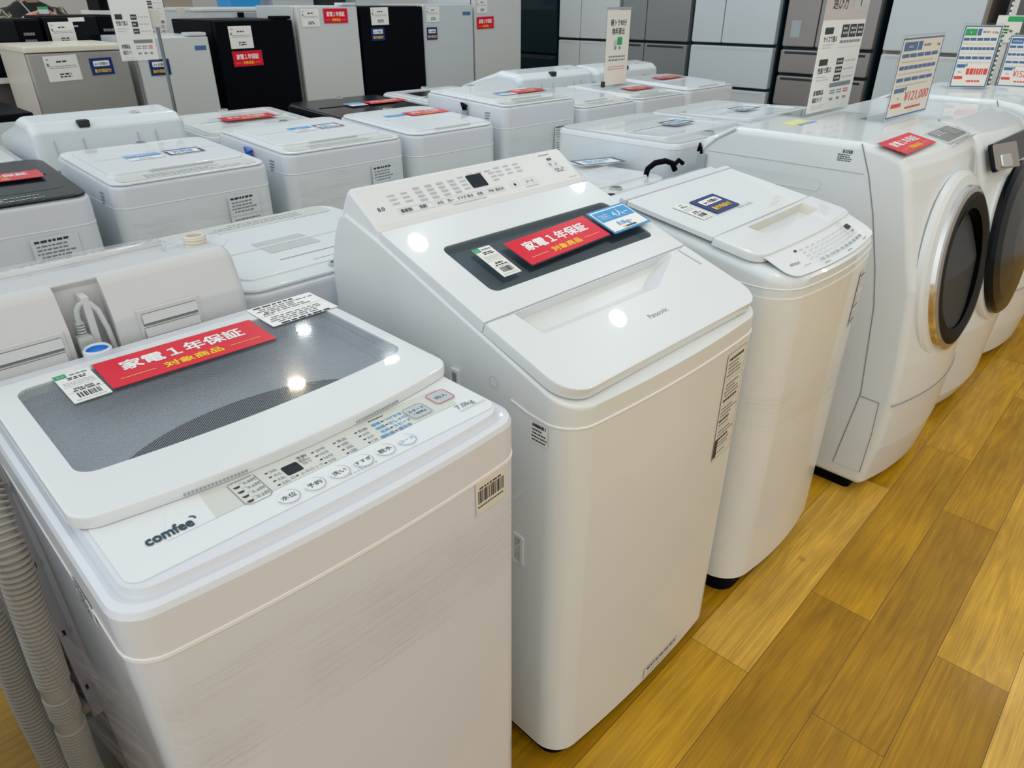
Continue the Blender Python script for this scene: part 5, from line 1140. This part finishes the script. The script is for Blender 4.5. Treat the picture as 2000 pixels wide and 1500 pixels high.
for lab, x, w, h, mt in (('black boxed appliance on the back shelf at left', 2.12, .24, .35, 'black_plastic'), ('white boxed appliance on the back shelf', 2.39, .20, .30, 'paper'), ('brown box on the back shelf', 2.62, .24, .25, 'trim_brown'), ('bright blue box on the back shelf', 3.20, .28, .30, 'card_blue'), ('grey box on the back shelf', 3.60, .42, .30, 'grey_mid'), ('dark box on the back shelf at right', 4.10, .28, .32, 'dark_base'), ('pale box at the right end of the back shelf', 4.5, .35, .30, 'fridge_white')):
    root = thing('carton', lab, 'box', (x, 6.68, 1.43)); M().box(0, w, 0, .28, 0, h, mt, .003).build('carton_body', root); M().box(w * .2, w * .8, -.001, .0, h * .3, h * .7, 'ink_pale').build('printed_panel', root)

def person():
    root = thing('person', 'person in dark camouflage jacket holding a small green item with both hands, cropped at chest', 'person', (1.60, 6.55, 0))
    bm_v = []; bm_e = []; rad = []
    def add(p, r, parent=None):
        bm_v.append(p); rad.append(r)
        if parent is not None: bm_e.append((parent, len(bm_v) - 1))
        return len(bm_v) - 1
    pel = add((0, 0, .95), (.15, .11)); sp = add((0, .0, 1.12), (.14, .10), pel); ch = add((0, 0, 1.34), (.17, .115), sp); nk = add((0, 0, 1.49), (.062, .062), ch)
    hd = add((0, -.03, 1.58), (.075, .09), nk); ht = add((0, -.03, 1.70), (.078, .095), hd)
    for s in (-1, 1):
        hip = add((.09 * s, 0, .90), (.09, .09), pel); kn = add((.10 * s, -.01, .50), (.062, .062), hip); an = add((.10 * s, .02, .09), (.042, .042), kn); add((.11 * s, -.12, .04), (.04, .03), an)
        sh = add((.19 * s, 0, 1.42), (.065, .065), ch); el = add((.25 * s, -.06, 1.20), (.052, .052), sh); wr = add((.105 * s, -.27, 1.375), (.034, .034), el)
        pm = add((.055 * s, -.30, 1.405), (.026, .032), wr)
        for k in range(4): a = add((.03 * s, -.325 + .018 * k, 1.425 - .004 * k), (.009, .009), pm); add((.008 * s, -.335 + .018 * k, 1.430 - .006 * k), (.008, .008), a)
        th = add((.045 * s, -.335, 1.425), (.010, .010), pm); add((.02 * s, -.345, 1.44), (.009, .009), th)
    me = bpy.data.meshes.new('person_body'); me.from_pydata(bm_v, bm_e, []); o = bpy.data.objects.new('body', me); COL.objects.link(o)
    o.modifiers.new('skin', 'SKIN'); sv = me.skin_vertices[0].data
    for i, r_ in enumerate(rad): sv[i].radius = r_
    sv[0].use_root = True
    ss = o.modifiers.new('sub', 'SUBSURF'); ss.levels = 2; ss.render_levels = 2
    dg = bpy.context.evaluated_depsgraph_get(); ev = bpy.data.meshes.new_from_object(o.evaluated_get(dg)); bpy.data.objects.remove(o)
    for k in ('camouflage', 'skin', 'cloth_black'): ev.materials.append(MATS[k])
    for p in ev.polygons:
        c = p.center
        if c.z > 1.50: i = 1
        elif c.y < -.262 and 1.33 < c.z: i = 1
        elif c.z < .93: i = 2
        elif abs(c.x) < .125 and c.z < 1.49 and c.y > -.22: i = 2
        else: i = 0
        p.material_index = i; p.use_smooth = True
    bo = bpy.data.objects.new('body', ev); COL.objects.link(bo); bo.parent = root
    m = M(); m.frame((0, -.03, 1.70), (1, 0, 0), (0, 1, 0))
    m.lathe([(.0001, .11), (.05, .10), (.088, .06), (.098, .0), (.09, -.05), (.07, -.09)], 'hair', 20, 1.15); m.build('hair', root)
    m = M()
    for s in (-1, 1):
        m.frame((.032 * s, -.121, 1.645), (1, 0, 0), (0, 0, 1)); m.disc(0, 0, .012, 'card_white', .0, ry=.006); m.disc(0, 0, .006, 'ink', .001)
    m.frame((0, -.122, 1.58), (1, 0, 0), (0, 0, 1)); m.disc(0, 0, .022, 'ink_red', 0, ry=.005); m.home()
    m.tube([(0, -.122, 1.65), (0, -.140, 1.615), (0, -.123, 1.605)], .010, 'skin', 8); m.build('face', root)
    m = M()
    m.tube([(-.07, -.112, 1.49), (-.03, -.125, 1.42), (-.02, -.13, 1.35)], .004, 'fridge_white', 6); m.build('earphone_cord', root)
    m = M().frame((1.60 - .032, 6.55 - .345, 1.415), (1, 0, 0), (0, .2, 1)); m.rr(0, .062, 0, .045, .006, 0, .010, 'hose_green', .002, .002, 3); m.rr(.0, .062, .03, .045, .004, .0098, .0125, 'green', k=2)
    tag(m.build('green_item'), 'small pale green item held between both hands of the person', 'item')
person()

# ------------------------------------------------------------------ hoses, stretch film and other loose things
def corrugated(m, pts, r, mtl, pitch=.0075, smooth=()):
    P = [Vector(p) for p in pts]
    # resample along a Catmull-Rom curve
    C = []
    for i in range(len(P) - 1):
        p0, p1, p2, p3 = P[max(i - 1, 0)], P[i], P[i + 1], P[min(i + 2, len(P) - 1)]
        for k in range(24):
            t_ = k / 24; C.append(.5 * ((2 * p1) + (p2 - p0) * t_ + (2 * p0 - 5 * p1 + 4 * p2 - p3) * t_ ** 2 + (3 * p1 - p0 - 3 * p2 + p3) * t_ ** 3))
    C.append(P[-1]); L = [0]
    for a, b_ in zip(C, C[1:]): L.append(L[-1] + (b_ - a).length)
    out = []; rad = []; s = 0; j = 0; k = 0
    while s < L[-1]:
        while L[j + 1] < s: j += 1
        f_ = (s - L[j]) / max(L[j + 1] - L[j], 1e-9); out.append(C[j].lerp(C[j + 1], f_))
        flat = any(a < s < b_ for a, b_ in smooth)
        rad.append(r * (1.0 if flat else (1.10, 1.10, .78, .78)[k % 4])); s += pitch / 4; k += 1
    m.tube(out, r, mtl, 18, rad=rad)
m = M(); corrugated(m, [(.040, 1.14, .91), (.036, 1.09, .895), (.030, 1.03, .80), (.018, 1.04, .60), (.012, 1.08, .42), (.008, 1.12, .22), (.030, 1.16, .04)], .0215, 'hose_beige', .0092, ((.42, .455), (.52, .56)))
tag(m.build('drain_hose'), 'beige corrugated drain hose hanging left of the nearest washer, in front', 'hose')
m = M(); corrugated(m, [(.030, 1.222, .96), (-.006, 1.21, .93), (-.018, 1.185, .82), (-.022, 1.16, .62), (-.030, 1.17, .40), (-.030, 1.17, .03)], .020, 'hose_beige', .0092)
tag(m.build('drain_hose'), 'beige corrugated hose at the left edge, behind the first hose', 'hose')
m = M(); m.tube([(2.10, 1.44, .955), (2.105, 1.435, .985), (2.13, 1.425, 1.002), (2.17, 1.41, 1.006), (2.20, 1.40, .995), (2.215, 1.395, .97)], .010, 'black_plastic', 10); m.tube([(2.205, 1.398, .985), (2.225, 1.39, 1.004), (2.245, 1.385, .99)], .008, 'black_plastic', 8)
tag(m.build('drain_hose'), 'short black hose loop behind the third washer of the front row', 'hose')

def sheet(name, label, fn, nu, nv, mtl, group='clear stretch film'):
    vs = [fn(i / nu, j / nv) for j in range(nv + 1) for i in range(nu + 1)]
    fs = [(j * (nu + 1) + i, j * (nu + 1) + i + 1, (j + 1) * (nu + 1) + i + 1, (j + 1) * (nu + 1) + i) for j in range(nv) for i in range(nu)]
    m = M(); m.add(vs, fs, mtl); return tag(m.build(name, angle=180), label, 'plastic film', group)
def wave(x, y, z): return .0012 * math.sin(90 * x + 40 * z) * math.sin(57 * z + 13 * y)
W1 = .556
sheet('stretch_film', 'clear stretch film banded across the front of the nearest washer', lambda u, v: (.068 + .012 + u * .538, .605 - .0195 - .016 * (1 - (2 * (.02 + u * .96) - 1) ** 2) + .012 * (1 if u < .02 else 0) + wave(u, 0, v), .70 + .10 * u * .4 + v * (.17 - .03 * u) + .012 * math.sin(5 * u)), 50, 14, 'film_front')
def side_film(u, v):
    a = Vector((.060, .625, .60 + .26 * v)); b_ = Vector((-.012, 1.06, .80 + .20 * v)); p = a.lerp(b_, u)
    p.x -= .008 * math.sin(math.pi * u); p.x += .002 * math.sin(22 * v + 3 * u); return tuple(p)
sheet('stretch_film', 'twisted clear stretch film from the nearest washer corner over the hoses', side_film, 26, 16, 'film_side')
sheet('stretch_film', 'clear stretch film band across the front of the third washer', lambda u, v: (1.458 + u * .54, .600 + .003 * u - .008 - .030 * (1 - (2 * u - 1) ** 2) + .055 * max(0, 1 - u / .10) ** 2 + .055 * max(0, (u - .9) / .1) ** 2, .55 + v * .10 + .012 * math.sin(6 * u)), 50, 10, 'film_front')
sheet('stretch_film', 'clear stretch film band on the front of the wrapped washer at left', lambda u, v: (.700 + u * .47, Y3 - .0065 - .014 * (1 - (2 * u - 1) ** 2) + wave(u, 0, v), .76 + v * .12), 40, 10, 'film_back')
sheet('stretch_film', 'clear stretch film band on the front of the washer with the blue clip', lambda u, v: (1.30 + u * .47, Y3 - .0065 - .014 * (1 - (2 * u - 1) ** 2) + wave(u, 0, v), .80 + v * .13), 40, 10, 'film_back')
sheet('stretch_film', 'clear stretch film band on the front of the tallest wrapped washer', lambda u, v: (2.38 + u * .48, Y3 - .0065 - .014 * (1 - (2 * u - 1) ** 2) + wave(u, 0, v), .86 + v * .10), 40, 10, 'film_back')
def round_cover(u, v):
    a = 2 * math.pi * u; r_ = v; x = 1.89 + .235 * r_ * math.cos(a); y = 1.63 + .23 * r_ * math.sin(a)
    return (x, y, .9785 + .016 * (1 - r_ ** 2) + .003 * math.sin(9 * a + 6 * r_) * r_)
sheet('stretch_film', 'crinkled clear film over the round lid behind the sloped-lid washer', round_cover, 48, 10, 'film_top')
def vent_cover(u, v):
    x = -.02 + u * .54; y = 1.40 + v * .42
    return (x, y, 1.074 - .27 * (v ** 1.2) * .42 + .012 + .004 * math.sin(30 * u + 9 * v) * math.sin(14 * v))
sheet('stretch_film', 'crinkled clear film over the lid of the vented washer', vent_cover, 40, 20, 'film_top')
def spout_fan(u, v):
    a = math.pi * (.05 + .9 * u); r_ = .028 + .055 * v
    return (.535 - .500 + r_ * math.cos(a) + .0, 1.90 - .535 + r_ * math.sin(a) * .8, 1.084 + .028 * v)
sheet('stretch_film', 'small flared piece of clear film round the ivory water inlet', lambda u, v: (spout_fan(u, v)[0] + .465, spout_fan(u, v)[1], spout_fan(u, v)[2]), 20, 4, 'film_top')
